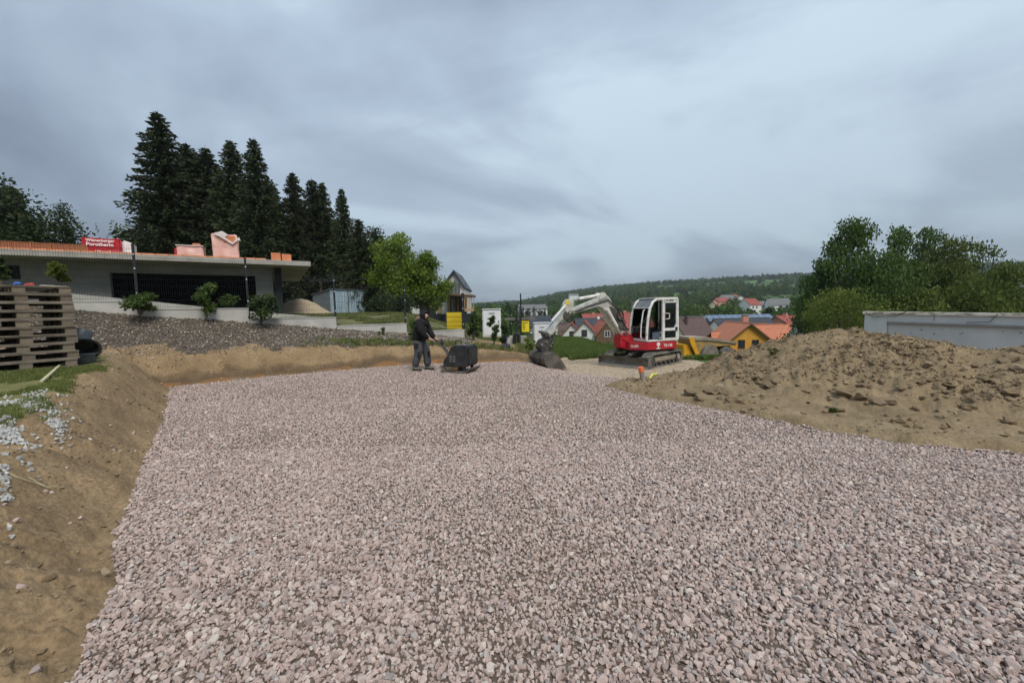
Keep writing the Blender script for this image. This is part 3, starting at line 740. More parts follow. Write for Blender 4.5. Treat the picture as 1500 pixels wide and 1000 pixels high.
for px, ty, wpx, Y, lab in [(470, 352, 90, 41, 'dark bushy undergrowth tree behind the metal shed'), (520, 360, 80, 42, 'dark bushy undergrowth tree between shed and light green tree'), (415, 345, 80, 42, 'dark bushy undergrowth tree behind the right end of the roof slab')]:
    tree_px('understorey_tree', px, ty, Y, wpx, M_DRK, lab, 6000, .34, nb=16, h0=.35, seed=px)
# birches and willows on the right
for i, (px, ty, Y, wpx, m, dr, lv, lab) in enumerate([
    (1252, 305, 44, 92, M_BIR, .55, 15000, 'tallest birch with drooping branches right of the village'),
    (1205, 365, 46, 62, M_BIR, .5, 7000, 'slender drooping birch at the left edge of the right hand tree group'),
    (1318, 318, 47, 72, M_BIR, .35, 8000, 'birch with an airy top just right of the tallest birch'),
    (1358, 316, 48, 66, M_BIR, .35, 6500, 'airy birch in the middle of the right hand tree group'),
    (1393, 332, 45, 76, M_OLV, .2, 8000, 'olive green tree with loose top above the grey container'),
    (1445, 342, 46, 60, M_OLV, .15, 3400, 'sparse olive tree with single twigs against the sky at far right'),
    (1345, 415, 40, 110, M_OLV, .1, 9000, 'low spreading olive bush tree above the left part of the container'),
    (1420, 410, 40, 120, M_OLV, .1, 9000, 'low spreading olive bush tree above the middle of the container'),
    (1490, 425, 41, 110, M_OLV, .1, 7000, 'low olive bush tree at the right edge of the photo'),
    (1478, 380, 43, 80, M_OLV, .1, 8000, 'olive tree filling the right edge of the photo above the container'),
    (1285, 400, 44, 80, M_DRK, .2, 6000, 'dark filling tree under the tallest birch')]):
    tree_px('birch_tree' if m is M_BIR else 'broadleaf_tree', px, ty, Y, wpx, m, lab, int(lv * 1.9), .36, nb=26, h0=.08, droop=dr, bark=M_BARKB if m is M_BIR else None, asp=.5, seed=60 + i, grp='trees right of the village')
tree_px('willow_bush', 1237, 415, 30, 92, M_GRN if False else leaf_mat('willow_leaves', (0.085, 0.115, 0.020), (0.17, 0.20, 0.042), .5, .4), 'round yellow-green bush in front of the tallest birch', 13000, .17, nb=20, h0=.06, seed=31, droop=.1)

# village and valley trees
VT = [crown_tree('t', 9, 7.5, m, lv, sz, link=False, nb=14, h0=.14, seed=80 + i) for i, (m, lv, sz) in enumerate([(M_MID, 1500, .62), (M_BIR, 1400, .6), (M_YEL, 1300, .6), (M_DRK, 1500, .62), (M_MID, 1500, .55)])]
VS = spruce(13, 5, 50, .45)
adj = ['rounded', 'dark', 'pale', 'bushy', 'slim']
for i, (px, py, Y, h, v, lab) in enumerate([
    (712, 478, 75, 7.5, 4, 'mid green tree behind the tall white utility cabinet'), (742, 474, 60, 5.5, 2, 'yellow green bush tree between cabinet and yellow sign'),
    (728, 470, 85, 9, 0, 'green tree right behind the timber balcony'), (760, 465, 95, 9.5, 1, 'green tree left of the far white villa'),
    (805, 470, 90, 9, 2, 'light green tree right of the far white villa, over the small cabinet'), (825, 470, 105, 8, 1, 'green tree under the bend of the excavator arm'),
    (858, 465, 120, 7.5, 2, 'round light green tree below the excavator boom'), (893, 478, 85, 6.5, 3, 'dark tree just left of the red swing bracket'),
    (1012, 470, 155, 13, 0, 'tall green tree directly right of the cab'), (1032, 468, 150, 11, 1, 'bushy tree behind the cream gable house'),
    (1052, 470, 120, 7, 2, 'pale bushy tree left of the solar roof house'), (1150, 475, 115, 9, 3, 'dark round tree right of the solar roof'),
    (1175, 470, 110, 8, 4, 'tree between red brick house and the dark pointed roof'), (1128, 452, 210, 10, 3, 'dark round tree between the far white houses'),
    (1066, 512, 40, 2.6, 4, 'small pale shrub tree in front of the orange tiled roof'), (1110, 522, 45, 1.9, 3, 'dark low bush in front of the yellow house wall'),
    (1190, 515, 60, 4.2, 3, 'dark bush in front of the dark pointed roof'), (1165, 505, 62, 3.5, 0, 'green bush right of the yellow house')]):
    x = xat(px, Y); z0 = tz(x, Y); s_ = h / 9
    plant_tree('garden_tree', VT[v], (x, Y, z0), random.uniform(0, 6), (s_ * 1.05, s_ * 1.05, s_), lab, 'tree', 'trees among the village houses')

def crown_scatter(name, n, gen, variants, label, smin, smax):
    x, y = gen(n); z = terrain(x, y, False); s = rng.uniform(smin, smax, len(x))
    scatter(name, np.stack([x, y, z - .5], -1), np.stack([0 * x, 0 * x, rng.uniform(0, 6.28, len(x))], -1), np.stack([s, s, s * rng.uniform(.8, 1.2, len(x))], -1), variants, label)
def one_mesh(i, data):                       # crown and trunk of a distant tree joined in one mesh
    bm = bmesh.new(); bm.from_mesh(data[0]); bm.from_mesh(data[1]); me = bpy.data.meshes.new('far_tree'); bm.to_mesh(me); bm.free()
    me.materials.append(data[0].materials[0]); return bpy.data.objects.new('far_tree', me)
FV = [one_mesh(i, crown_tree('f', 9, 8, m, 420, 1.15, link=False, nb=9, h0=.05, seed=90 + i)) for i, m in enumerate([M_MID, M_MID, M_BIR, M_YEL, M_DRK, M_MID])]
HOUSES = []                                   # (x, y, r) kept clear of wood
def polar(n, r0, r1, a0, a1, dens):
    r = np.exp(rng.uniform(math.log(r0), math.log(r1), n)) if r1 / r0 > 4 else np.sqrt(rng.uniform(r0 * r0, r1 * r1, n))
    a = rng.uniform(a0, a1, n) * PI / 180; x, y = np.sin(a) * r, np.cos(a) * r
    k = rng.random(n) < dens(x, y, r, a)
    for hx, hy, hr in HOUSES:
        k &= ~((np.hypot(x - hx, y - hy) < hr) | ((np.abs(np.arctan2(x, y) - math.atan2(hx, hy)) < hr / np.hypot(hx, hy)) & (r < math.hypot(hx, hy)) & (r > math.hypot(hx, hy) * .72)))
    return x[k], y[k]
# ------------------------------------------------------------------ village houses
M_WHT = mat('white_render', (0.62, 0.62, 0.59), (0.74, 0.74, 0.71), scale=1.2)
M_CREAM = mat('cream_render', (0.62, 0.57, 0.40), (0.70, 0.65, 0.48), scale=1.2)
M_YELW = mat('ochre_render', (0.62, 0.30, 0.03), (0.70, 0.36, 0.05), scale=1.5)
M_BRICKF = mat('pink_brick_render', (0.42, 0.20, 0.13), (0.52, 0.28, 0.2), scale=3)
M_TILE = mat('orange_tiles', (0.37, 0.120, 0.060), (0.48, 0.180, 0.092), scale=2.2, rough=.75)
M_TILR = mat('red_tiles', (0.20, 0.045, 0.035), (0.30, 0.075, 0.055), scale=2.0)
M_TILB = mat('brown_tiles', (0.075, 0.045, 0.040), (0.11, 0.07, 0.062), scale=2.0)
M_TILG = mat('grey_tiles', (0.10, 0.10, 0.10), (0.17, 0.17, 0.165), scale=2.0)
M_DRKR = mat('dark_sheet_roof', (0.018, 0.022, 0.030), (0.035, 0.04, 0.05), scale=2.0, rough=.5)
M_SOL = mat('solar_glass', (0.10, 0.15, 0.22), (0.16, 0.22, 0.30), scale=2, rough=.25)
M_WIN = mat('window_glass_dark', (0.02, 0.025, 0.03), (0.05, 0.06, 0.07), rough=.12, scale=.7)
M_WFR = mat('brown_window_frame', (0.06, 0.028, 0.018), (0.09, 0.045, 0.03), rough=.6)
M_WFW = mat('white_window_frame', (0.7, 0.7, 0.7), (0.78, 0.78, 0.78), rough=.5)
M_TIMB = mat('brown_timber', (0.10, 0.055, 0.03), (0.17, 0.10, 0.055), rough=.8, scale=4)
def window(root, x, y, z, wd, h, nx, ny, fr=M_WFR, mull=True):
    # stands on a wall with outward normal (nx, ny)
    t = (-ny, nx)
    def P(a, b, o): return (x + t[0] * a + nx * o, y + t[1] * a + ny * o, z + b)
    m = MB(); f = .09
    rz = math.atan2(t[1], t[0])
    m.box(P(0, h / 2 - f / 2, .04), (wd, .10, f), rz).box(P(0, -h / 2 + f / 2, .05), (wd + .1, .14, f), rz)
    for sx in ((-1, 0, 1) if mull else (-1, 1)): m.box(P(sx * (wd / 2 - f / 2), 0, .038), (f, .096, h - 2 * f), rz)
    w_ = m.build('window', fr, root)
    MB().box(P(0, 0, .012), (wd - .02, .02, h - .02), rz).build('pane', M_WIN, w_)
    return w_
def house(name, label, loc, rz, wd, dp, hw, hr, wall, roof, wins=(), chimney=None, over=.45, extra=None, fr=M_WFR, cat='house', group=None, ribs=True, tilestep=.34):
    """ridge along local x (length wd); gables at +-x; hw wall height, hr ridge height"""
    r = empty(name, loc, rz, label=label, cat=cat, group=group)
    a, b = wd / 2, dp / 2
    m = MB()
    v = [(-a, -b, -3), (a, -b, -3), (a, b, -3), (-a, b, -3), (-a, -b, hw), (a, -b, hw), (a, b, hw), (-a, b, hw), (-a, 0, hr - .05), (a, 0, hr - .05)]
    m.add(v, [(0, 1, 5, 4), (2, 3, 7, 6), (1, 2, 6, 9, 5), (3, 0, 4, 8, 7), (4, 5, 9, 8), (6, 7, 8, 9)])
    m.build('wall', wall, r)
    sl = (hr - hw) / b; eb = b + over; ez = hw - over * sl; A = a + over * .8
    for s in (-1, 1):
        q = MB(); n_ = max(4, int(math.hypot(eb, hr - ez) / tilestep))
        for i in range(n_):                    # courses lapping each other
            t0, t1 = i / n_, (i + 1) / n_
            y0, y1 = s * eb * (1 - t0), s * eb * (1 - t1); z0, z1 = ez + (hr - ez) * t0, ez + (hr - ez) * t1
            q.add([(-A, y0, z0 + .03), (A, y0, z0 + .03), (A, y1, z1 + .09), (-A, y1, z1 + .09), (-A, y0, z0 + .10), (A, y0, z0 + .10), (A, y1, z1 + .115), (-A, y1, z1 + .115)],
                  [(0, 3, 2, 1), (4, 5, 6, 7), (0, 1, 5, 4), (2, 3, 7, 6), (1, 2, 6, 5), (3, 0, 4, 7)])
        q.build('roof', roof, r)
    rd = MB().tube([(-A, 0, hr + .12), (A, 0, hr + .12)], .11, 8).build('ridge', roof, r)
    for sx in (-1, 1):
        for s in (-1, 1): MB().bar((sx * (A - .02), s * eb, ez - .06), (sx * (A - .02), 0, hr - .04), .08, .22).build('verge_board', M_TIMB, r)
    for (side, u, z, w_, h_) in wins:
        if side == 'E': window(r, a, u, z, w_, h_, 1, 0, fr)
        if side == 'W': window(r, -a, u, z, w_, h_, -1, 0, fr)
        if side == 'S': window(r, u, -b, z, w_, h_, 0, -1, fr)
        if side == 'R':                         # roof window on the south slope
            s0 = MB(); yy = -(b) * (1 - z); zz = hw + (hr - hw) * z; th = math.atan2(hr - hw, b)
            s0.box((u, yy, zz + .16), (w_, h_, .12), 0, th); f_ = s0.build('window', M_TILG, r)
            MB().box((u, yy - .0, zz + .235), (w_ - .16, h_ - .16, .02), 0, th).build('pane', mat('roof_window_glass', (.42, .48, .52), (.5, .55, .6), rough=.2), f_)
    if chimney:
        for (cx, cy, cw, ch, cm) in chimney:
            c = MB().box((cx, cy, hr + ch / 2 - .6), (cw, cw, ch + 1.2)).build('chimney', cm, r)
            MB().box((cx, cy, hr + ch + .06), (cw + .16, cw + .16, .12)).build('cap', M_TILG, c)
    HOUSES.append((loc[0], loc[1], max(wd, dp) * .62))
    return r
# ochre house with orange roof: gable towards the camera
Y = 70; ex = xat(1106, Y); zz = at(1106, 473, Y).z
GZ = zz - 9.0
dirx = math.atan2(ex, Y)
h = house('gable_house', 'ochre yellow house with bright orange tiled roof and two brown gable windows', (ex - .1, Y + 5.2, GZ), PI / 2 - .12, 10, 9.0, 5.1, 8.9, M_YELW, M_TILE,
          wins=[('W', -1.0, 5.25, 1.15, 1.5), ('W', 1.35, 5.25, 1.15, 1.5)], chimney=[(1.5, -2.0, .95, 1.3, M_BRICKF)], over=.7)
def lean(root, pts, m, nm='roof'):
    return MB().add(pts, [tuple(range(len(pts) // 2)), tuple(range(len(pts) - 1, len(pts) // 2 - 1, -1))] + [(i, (i + 1) % (len(pts) // 2), len(pts) // 2 + (i + 1) % (len(pts) // 2), len(pts) // 2 + i) for i in range(len(pts) // 2)]).build(nm, m, root)
E2 = empty('house_wing', (at(1057, 505, 77).x, 77, GZ), 0.06, label='low orange tiled wing with two skylights left of the ochre gable', cat='house')
def courses(root, x0, x1, y0, z0, y1, z1, m, skew=0.0, st=.34):
    q = MB(); n_ = max(3, int(math.hypot(y1 - y0, z1 - z0) / st))
    for i in range(n_):
        a, b = i / n_, (i + 1) / n_; ya, yb = y0 + (y1 - y0) * a, y0 + (y1 - y0) * b; za, zb_ = z0 + (z1 - z0) * a, z0 + (z1 - z0) * b
        sa, sb = skew * a, skew * b
        q.add([(x0 + sa, ya, za - .05), (x1, ya, za - .05), (x1, yb, zb_ - .05), (x0 + sb, yb, zb_ - .05), (x0 + sa, ya, za + .06), (x1, ya, za + .06), (x1, yb, zb_), (x0 + sb, yb, zb_)], [(0, 3, 2, 1), (4, 5, 6, 7), (0, 1, 5, 4), (2, 3, 7, 6), (1, 2, 6, 5), (3, 0, 4, 7)])
    return q.build('roof', m, root)
courses(E2, -4.2, 4.6, -4.2, 3.2, 0, 7.0, M_TILE, skew=2.0); courses(E2, -4.2, 4.6, 4.2, 3.2, 0, 7.0, M_TILE, skew=2.0)
MB().box((.4, 0, .9), (7.6, 7.4, 5.4)).build('wall', M_YELW, E2)
for u in (-.4, 1.7):
    th = math.atan2(3.8, 4.2)
    s0 = MB().box((u, -2.35, 5.02), (.95, 1.25, .14), 0, th).build('window', M_TILG, E2)
    MB().box((u, -2.37, 5.11), (.75, 1.05, .02), 0, th).build('pane', mat('roof_window_glass', (.42, .48, .52), (.5, .55, .6), rough=.2), s0)
HOUSES.append((E2.location.x, 71.5, 5))
# dormer wing right of the gable
x_ = xat(1148, 72)
house('gable_house', 'orange roofed side wing with a small ochre dormer right of the ochre gable', (x_ - 1.2, 75, GZ), .05, 8.5, 7.0, 4.6, 8.3, M_YELW, M_TILE, wins=[('S', 2.6, 4.0, .8, 1.0)], over=.6)
x_ = xat(1166, 70)
house('gable_house', 'low orange tiled roof at the right foot of the ochre house', (x_, 70.5, GZ - 1.2), PI / 2 + .35, 6, 6.5, 2.6, 5.6, M_YELW, M_TILE)
HO = [  # name label px, ridge py, Y, rz, wd, dp, hw, hr, wall, roof, wins, chimney
    ('cream gable house with dark brown roof right of the cab', 1008, 465, 92, .42, 9, 8.0, 3.2, 7.6, M_CREAM, M_TILB, [('E', 0.2, 3.9, .8, 1.5)], [(-2.0, -1.3, .6, .4, M_TILB)]),
    ('grey roofed long house behind the cream gable house', 1003, 464, 108, .1, 13, 8, 3, 6.5, M_CREAM, M_TILG, [], None),
    ('dark roofed house left of the chimney in front of the solar roof', 1086, 466, 98, 0.02, 13.5, 8, 3, 5.6, M_WHT, M_DRKR, [], None),
    ('brown hipped roof between the dark roof and the ochre gable', 1093, 472, 84, 0.0, 8, 6, 3, 5.2, M_CREAM, M_TILB, [], None),
    ('red brick house with red roof behind the orange ridge', 1150, 462, 100, .5, 8, 8, 5.8, 8.4, M_BRICKF, M_TILR, [('S', 0, 4.5, 1, 1.4)], [(0, 0, .8, .7, M_BRICKF)]),
    ('red chimneyed house half hidden behind the tree right of the ochre house', 1186, 465, 105, .3, 6, 7, 5.8, 8.4, M_BRICKF, M_TILR, [], [(1, 0, .9, 1.2, M_BRICKF)]),
    ('dark timber house with pointed grey roof at the foot of the yellow-green bush', 1192, 475, 62, 1.75, 6, 5.5, 2.4, 6.0, M_TIMB, M_TILG, [], None),
    ('white chalet with orange gables and balconies seen under the boom', 857, 469, 98, 1.35, 10, 5.2, 3.6, 6.4, M_WHT, M_TILR, [('W', 0, 3.6, 1.3, 1.6), ('W', 0, .6, 1.8, 1.4)], None),
    ('white chalet with red gable at the left end of the chalet row', 838, 472, 100, 1.4, 9, 4.6, 3.2, 5.8, M_WHT, M_TILR, [('W', 0, 3.2, 1.2, 1.4), ('W', 0, .4, 1.4, 1.4)], None),
    ('dark balconied chalet with steep red roof right of the white chalet', 883, 469, 96, 1.55, 10, 5.2, 3.4, 6.4, M_TIMB, mat('worn_orange_tiles', (.26, .07, .04), (.36, .11, .06), scale=2), [('W', 0, 3.5, 1.3, 1.5), ('W', -1, .6, 1.2, 1.4), ('W', 1, .6, 1.2, 1.4)], None),
    ('solar panelled dark roof between the two red gabled chalets', 868, 466, 104, .05, 9, 8, 3.4, 6.6, M_WHT, M_DRKR, [], [(1.5, 0, .7, .7, M_WHT)]),
    ('big hipped dark red roof above the chalet row', 885, 459, 116, .1, 13, 11, 5.2, 9.2, M_BRICKF, M_TILR, [('S', -3, 4, 1.2, 1.4), ('S', 2, 4, 1.2, 1.4)], [(-3.4, 0, .7, .5, M_BRICKF)]),
    ('grey-brown roofed house behind the left chalet', 828, 472, 108, .1, 10, 8, 3.4, 6.4, M_WHT, M_TILB, [], None),
    ('red roofed house seen between boom and cab', 922, 458, 118, .05, 11, 9, 5, 8.8, M_BRICKF, M_TILR, [('S', 0, 4.2, 1.2, 1.3)], [(-1.5, 0, .8, .8, M_BRICKF), (1.6, 0, .8, .8, M_BRICKF)]),
    ('large white villa on the slope left of the arm', 779, 446, 205, .2, 14, 9, 5.5, 7.5, M_WHT, M_TILG, [('S', -4, 3.6, 1.6, 1.6), ('S', 0, 3.6, 1.6, 1.6), ('S', 4, 3.6, 1.6, 1.6)], None),
    ('small dark roofed house below the white villa', 793, 463, 100, .1, 7, 6, 2.4, 4.6, M_WHT, M_DRKR, [('S', 0, 1.3, 1.2, 1.2)], None),
    ('white house with dark gable beside the white villa', 783, 452, 190, 1.5, 9, 8, 4, 7, M_WHT, M_TILB, [('W', 0, 2, 1.8, 1.4)], None),
    ('far white house with red roof on the opposite slope', 1098, 437, 290, .4, 12, 10, 5.5, 10, M_WHT, M_TILR, [('S', -3, 3.5, 1.4, 1.6), ('S', 1, 3.5, 1.4, 1.6)], None),
    ('far grey roofed house beside the red roofed one', 1111, 441, 300, .0, 13, 10, 3, 7, M_WHT, M_TILG, [], None),
    ('far house with steel grey roof and white walls', 1139, 437, 290, -.2, 14, 10, 4.5, 9, M_WHT, M_TILG, [('S', 0, 3, 1.4, 1.4), ('S', 4, 3, 1.4, 1.4)], None),
    ('tiny far white house at the edge of the tall birch', 1181, 435, 300, .5, 8, 8, 5, 8, M_WHT, M_TILB, [], None),
    ('far pale house in the upper hamlet, leftmost', 1063, 432, 450, .3, 14, 11, 5, 9, M_WHT, M_TILG, [], None),
    ('far white house in the upper hamlet, second from left', 1075, 431, 470, .8, 14, 11, 6, 10, M_WHT, M_TILR, [], None),
    ('far house with white gable in the upper hamlet, rightmost', 1084, 433, 440, 1.2, 13, 11, 5, 9, M_WHT, M_DRKR, [], None),
    ('far red roofed house below the upper hamlet', 1057, 436, 420, .1, 14, 12, 4, 8, M_BRICKF, M_TILR, [], None),
    ('orange roofed cottage left of the upper hamlet, lower down', 1046, 441, 330, .9, 9, 8, 3, 7, M_CREAM, M_TILE, [], None),
    ('lone white speck of a house on the wooded hill above the arm', 840, 430, 700, .1, 16, 10, 6, 9, M_WHT, M_TILG, [], None),
    ('white walled house with dark pitched roof at the right edge behind the trees', 1488, 415, 95, .5, 11, 9, 4, 7.5, M_WHT, M_DRKR, [('S', 1, 2.6, 1.2, 1.2)], None),
]
for lab, px, py, Yh, rz, wd, dp, hw, hr, wl_, rf, wins, ch in HO:
    rv = at(px, py, Yh)
    house('village_house' if Yh < 150 else 'far_house', lab, (rv.x, Yh, rv.z - hr - .1), rz, wd, dp, hw, hr, wl_, rf, wins, ch, fr=M_WFW if wl_ is M_TIMB else M_WFR, tilestep=.34 if Yh < 80 else 1.2, group='houses in the valley')
# solar array on its own long roof
rv = at(1090, 461, 106)
SR = empty('solar_roof_house', (rv.x, 106, rv.z - 7), .0, label='long house whose blue-grey roof carries rows of solar panels', cat='house', group='houses in the valley')
MB().box((0, 3.5, 1.5), (18, 8, 7)).build('wall', M_WHT, SR)
courses(SR, -9.6, 9.6, -1, 4.6, 3.5, 7.0, M_DRKR); courses(SR, -9.6, 9.6, 8, 4.6, 3.5, 7.0, M_DRKR)
for i in range(10):
    for j in range(2):
        MB().box((-8.2 + i * 1.8, .3 + j * 2.0, 5.45 + j * 1.07), (1.7, 2.1, .06), 0, math.atan2(2.4, 4.5)).build('solar_panel', M_SOL, SR)
HOUSES.append((rv.x, 109, 9))

# woods on the valley floor and hills
def dens(x, y, r, a):
    n = fbm(x * .0062 + 3, y * .0095, 3, 17); m = fbm(x * .03, y * .03, 2, 18)
    woods = np.clip(.5 + 4.5 * (n + .10) + 1.2 * m, 0.02, 1)
    lowl = np.clip(1.0 - np.abs(r - 240) / 240, 0, 1) * .5
    d_ = a * 180 / PI
    fld = ((d_ > 20) & (d_ < 41) & (((r > 560 + 6 * d_) & (r < 700 + 5 * d_)) | ((r > 880 + 2 * d_) & (r < 1235)))) | ((d_ > 14) & (d_ < 23) & (r > 640) & (r < 760))
    return np.where(fld, .02 + .5 * (m > .27), np.clip(woods + lowl, 0, 1))
x1, y1 = polar(4200, 125, 420, -12, 60, dens)
x2, y2 = polar(15000, 420, 1500, -8, 60, lambda x, y, r, a: dens(x, y, r, a) * .9 + (r > 1240) * .7)
x3, y3 = polar(2600, 120, 420, -60, -2, lambda x, y, r, a: np.ones_like(x))
X = np.concatenate([x1, x2, x3]); Yw = np.concatenate([y1, y2, y3]); Z = terrain(X, Yw, False); rr_ = np.hypot(X, Yw)
s = rng.uniform(.7, 1.25, len(X)) * np.where(rr_ > 500, 1.2, 1.0) * np.where(X < -5, 1.0, 1.0)
scatter('woods', np.stack([X, Yw, Z - .4], -1), np.stack([0 * X, 0 * X, rng.uniform(0, 6.28, len(X))], -1), np.stack([s, s, s * rng.uniform(.8, 1.25, len(X))], -1), FV, 'distant woods and hedgerows covering the valley and the hills')
FS = one_mesh(0, spruce(13, 5, 51, .3))
a = rng.uniform(-14, 5, 420) * PI / 180; r_ = rng.uniform(165, 260, 420); X = np.sin(a) * r_; Yw = np.cos(a) * r_; Z = terrain(X, Yw, False); s = rng.uniform(.55, 1.0, 420)
scatter('conifer_wood', np.stack([X, Yw, Z], -1), np.stack([0 * X, 0 * X, rng.uniform(0, 6.28, 420)], -1), np.stack([s, s, s], -1), [FS], 'distant dark conifer wood on the skyline left of the excavator')
# ------------------------------------------------------------------ plinth and fence
M_CONC = mat('concrete', (0.36, 0.35, 0.32), (0.48, 0.47, 0.43), scale=1.6, bump=.3, bscale=30)
M_CONC2 = mat('raw_concrete', (0.26, 0.245, 0.215), (0.38, 0.36, 0.32), scale=2.0, bump=.3, bscale=20)
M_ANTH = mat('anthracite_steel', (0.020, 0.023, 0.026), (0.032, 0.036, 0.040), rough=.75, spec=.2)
M_GREY = mat('shaded_grey_render', (0.20, 0.20, 0.19), (0.27, 0.27, 0.255), scale=1.0, bump=.2)  # wall colour lowered to hold the shade under the roof slab
FPT = [Vector((FP[i + 6][0], FP[i + 6][1], 0)) for i in range(-4, 7)]
fdir = (FPT[5] - FPT[4]); FS_ = fdir.length; fdir.normalize(); fnor = Vector((-fdir.y, fdir.x, 0)); frz = math.atan2(fdir.y, fdir.x)
PL = empty('concrete_plinth', FPT[4], frz, label='stepped pale concrete plinth wall under the dark mesh fence', cat='wall')
FE = empty('mesh_fence', FPT[4], frz, label='dark anthracite wire mesh fence with square posts on the concrete plinth', cat='fence')
for i in range(-4, 6):
    j = i + 4; x0 = (i + 1) * FS_ ; zt_ = float(np.interp(i + 7, range(13), ZT)); zt0 = float(np.interp(i + 6, range(13), ZT))
    top = zt_
    if i == 4: continue                                   # gateway
    if i >= -3:
        bt = min(float(np.interp(i + 7, range(13), ZB)), float(np.interp(i + 6, range(13), ZB))) - .5
        lb = MB().box((x0 - FS_ / 2 - .0, 0, (top + bt) / 2), (FS_ - .006, .24, top - bt)); lb.build('wall_section', M_CONC, PL, bevel=.012)
        MB().box((x0 - FS_ / 2, 0, top + .012), (FS_ - .006, .27, .03)).build('coping', M_CONC, PL)
for i in range(-4, 7):
    zt_ = float(np.interp(min(max(i, -4), 6) + 6, range(13), ZT)); x0 = i * FS_
    ht = 1.62
    p_ = MB().box((x0, 0.02, zt_ + ht / 2 - .25), (.06, .05, ht + .5)).build('post', M_ANTH, FE)
    MB().box((x0, 0.02, zt_ + ht + .01), (.066, .056, .02)).build('post_cap', M_ANTH, p_)
    for hz in (.25, .95, 1.35):
        MB().disc((x0, -.012, zt_ + hz), (0, 1, 0), .018, .02, 8).build('clamp', M_WFW, p_)
for i in range(-4, 6):
    if i == 4: continue
    zt_ = float(np.interp(i + 7, range(13), ZT)); m = MB(); x0 = i * FS_ + .03; x1 = x0 + FS_ - .06; b0 = zt_ + .04; h_ = 1.5
    n_ = int((x1 - x0) / .05)
    for k in range(n_ + 1): m.tube([(x0 + k * (x1 - x0) / n_, .02, b0), (x0 + k * (x1 - x0) / n_, .02, b0 + h_)], .0026, 3, False)
    for k in range(8):
        for dy in (.015, .025): m.tube([(x0, dy, b0 + .04 + k * (h_ - .08) / 7), (x1, dy, b0 + .04 + k * (h_ - .08) / 7)], .0032, 3, False)
    m.build('mesh_panel', M_ANTH, FE, recalc=False, kind='stuff')
# ramp wall behind the fence
RWP = [at(60, 426, 11.2), at(110, 431, 11.7), at(236, 443, 13.2), at(365, 456, 14.6), at(485, 465, 16.1)]
m = MB()
for a, b in zip(RWP[:-1], RWP[1:]):
    n_ = (b - a); n_.z = 0; n_.normalize(); q = Vector((-n_.y, n_.x, 0)) * .12; dn = Vector((0, 0, -.55))
    m.add([a - q, a + q, b + q, b - q, a - q + dn, a + q + dn, b + q + dn, b - q + dn], [(0, 1, 2, 3), (7, 6, 5, 4), (0, 3, 7, 4), (1, 5, 6, 2), (0, 4, 5, 1), (3, 2, 6, 7)])
tag(m.build('ramp_wall', M_CONC), 'long sloping concrete kerb wall of the ramp behind the mesh fence', 'wall')

# ------------------------------------------------------------------ unfinished house
S0 = at(455, 383, 17); SA = (at(0, 366, 12.5) - S0); SA.z = 0; SA.normalize()
hrz = math.atan2(-SA.y, -SA.x)                # local +x points to the right end; local y into the depth
UH = empty('unfinished_house', (S0.x, S0.y, 0), hrz, label='unfinished grey house with flat concrete roof slab and wide dark garage opening', cat='house')
zt_ = S0.z; Lh = 14.0
MB().box((-Lh / 2, 4.5, zt_ - .10), (Lh, 9, .20)).build('roof_slab', M_CONC2, UH, bevel=.01)
zg = 1.55
def wallbox(nm, x0, x1, y0, y1, z0, z1, m=M_GREY): return MB().box(((x0 + x1) / 2, (y0 + y1) / 2, (z0 + z1) / 2), (x1 - x0, y1 - y0, z1 - z0)).build(nm, m, UH)
W0, W1 = 1.2, 1.45
M_SOFF = M_CONC2
wallbox('wall', -2.06, -1.42, W0, W1, zg, zt_ - .2)
wallbox('wall', -8.75, -6.56, W0, W1, zg, zt_ - .2)
wallbox('lintel', -6.56, -2.06, W0 - .003, W1, 3.45, zt_ - .2)
wallbox('wall', -11.3, -8.75, W0, W1, zg, 3.15)
wallbox('lintel', -11.3, -8.75, W0 + .02, W1, 3.62, zt_ - .2)
wallbox('wall', -Lh, -11.3, W0, W1, zg, zt_ - .2)
wallbox('wall', -1.67, -1.42, W1, 8.6, zg, zt_ - .2)
wallbox('wall', -Lh, -1.42, 8.6, 8.8, zg, zt_ - .2)
wallbox('wall', -Lh + .002, -Lh + .25, W1, 8.6, zg, zt_ - .2)
wallbox('inner_wall', -9.0, -8.8, W1, 8.6, zg, zt_ - .2, M_ANTH)  # inner walls coloured dark to stand for the gloom of the rooms
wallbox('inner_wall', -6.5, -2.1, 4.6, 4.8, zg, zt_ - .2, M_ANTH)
wallbox('floor_slab', -Lh + .3, -1.7, W0 + .3, 8.5, zg, zg + .2, M_CONC2)
MB().box((-1.22, W0 - .02, (zg + zt_ - .2) / 2), (.26, .3, zt_ - .2 - zg)).build('column', M_ANTH, UH)
for k in range(7):                            # near-black boards added as the shade inside the garage opening
    MB().box((-4.31, W1 + .25, 3.4 - k * .24), (4.6, .03, .225)).build('interior_shade_board', mat('interior_shade_black', (0.004, 0.004, 0.004), (.007, .007, .007), rough=1.0, spec=0.0), UH)
M_ORB = mat('orange_clay', (0.56, 0.20, 0.09), (0.68, 0.28, 0.14), scale=5, rough=.9, rnd=.15)
M_BRB = mat('brown_clay', (0.26, 0.10, 0.05), (0.34, 0.14, 0.07), scale=5, rough=.9, rnd=.15)
zr = zt_ + .001
CR_ = empty('brick_course', UH.matrix_basis @ Vector((-6, .2, zr)), hrz, label='long single course of flat orange bricks laid along the roof slab edge', cat='bricks')
bme = MB().box((0, 0, .027), (.36, .24, .054)).build('brick', M_ORB, CR_); bme.location = (4.2, 0, 0)
for i in range(1, 22):
    b = bme.copy(); COL.objects.link(b); b.location = (4.2 - i * .38, random.uniform(-.01, .01), 0)
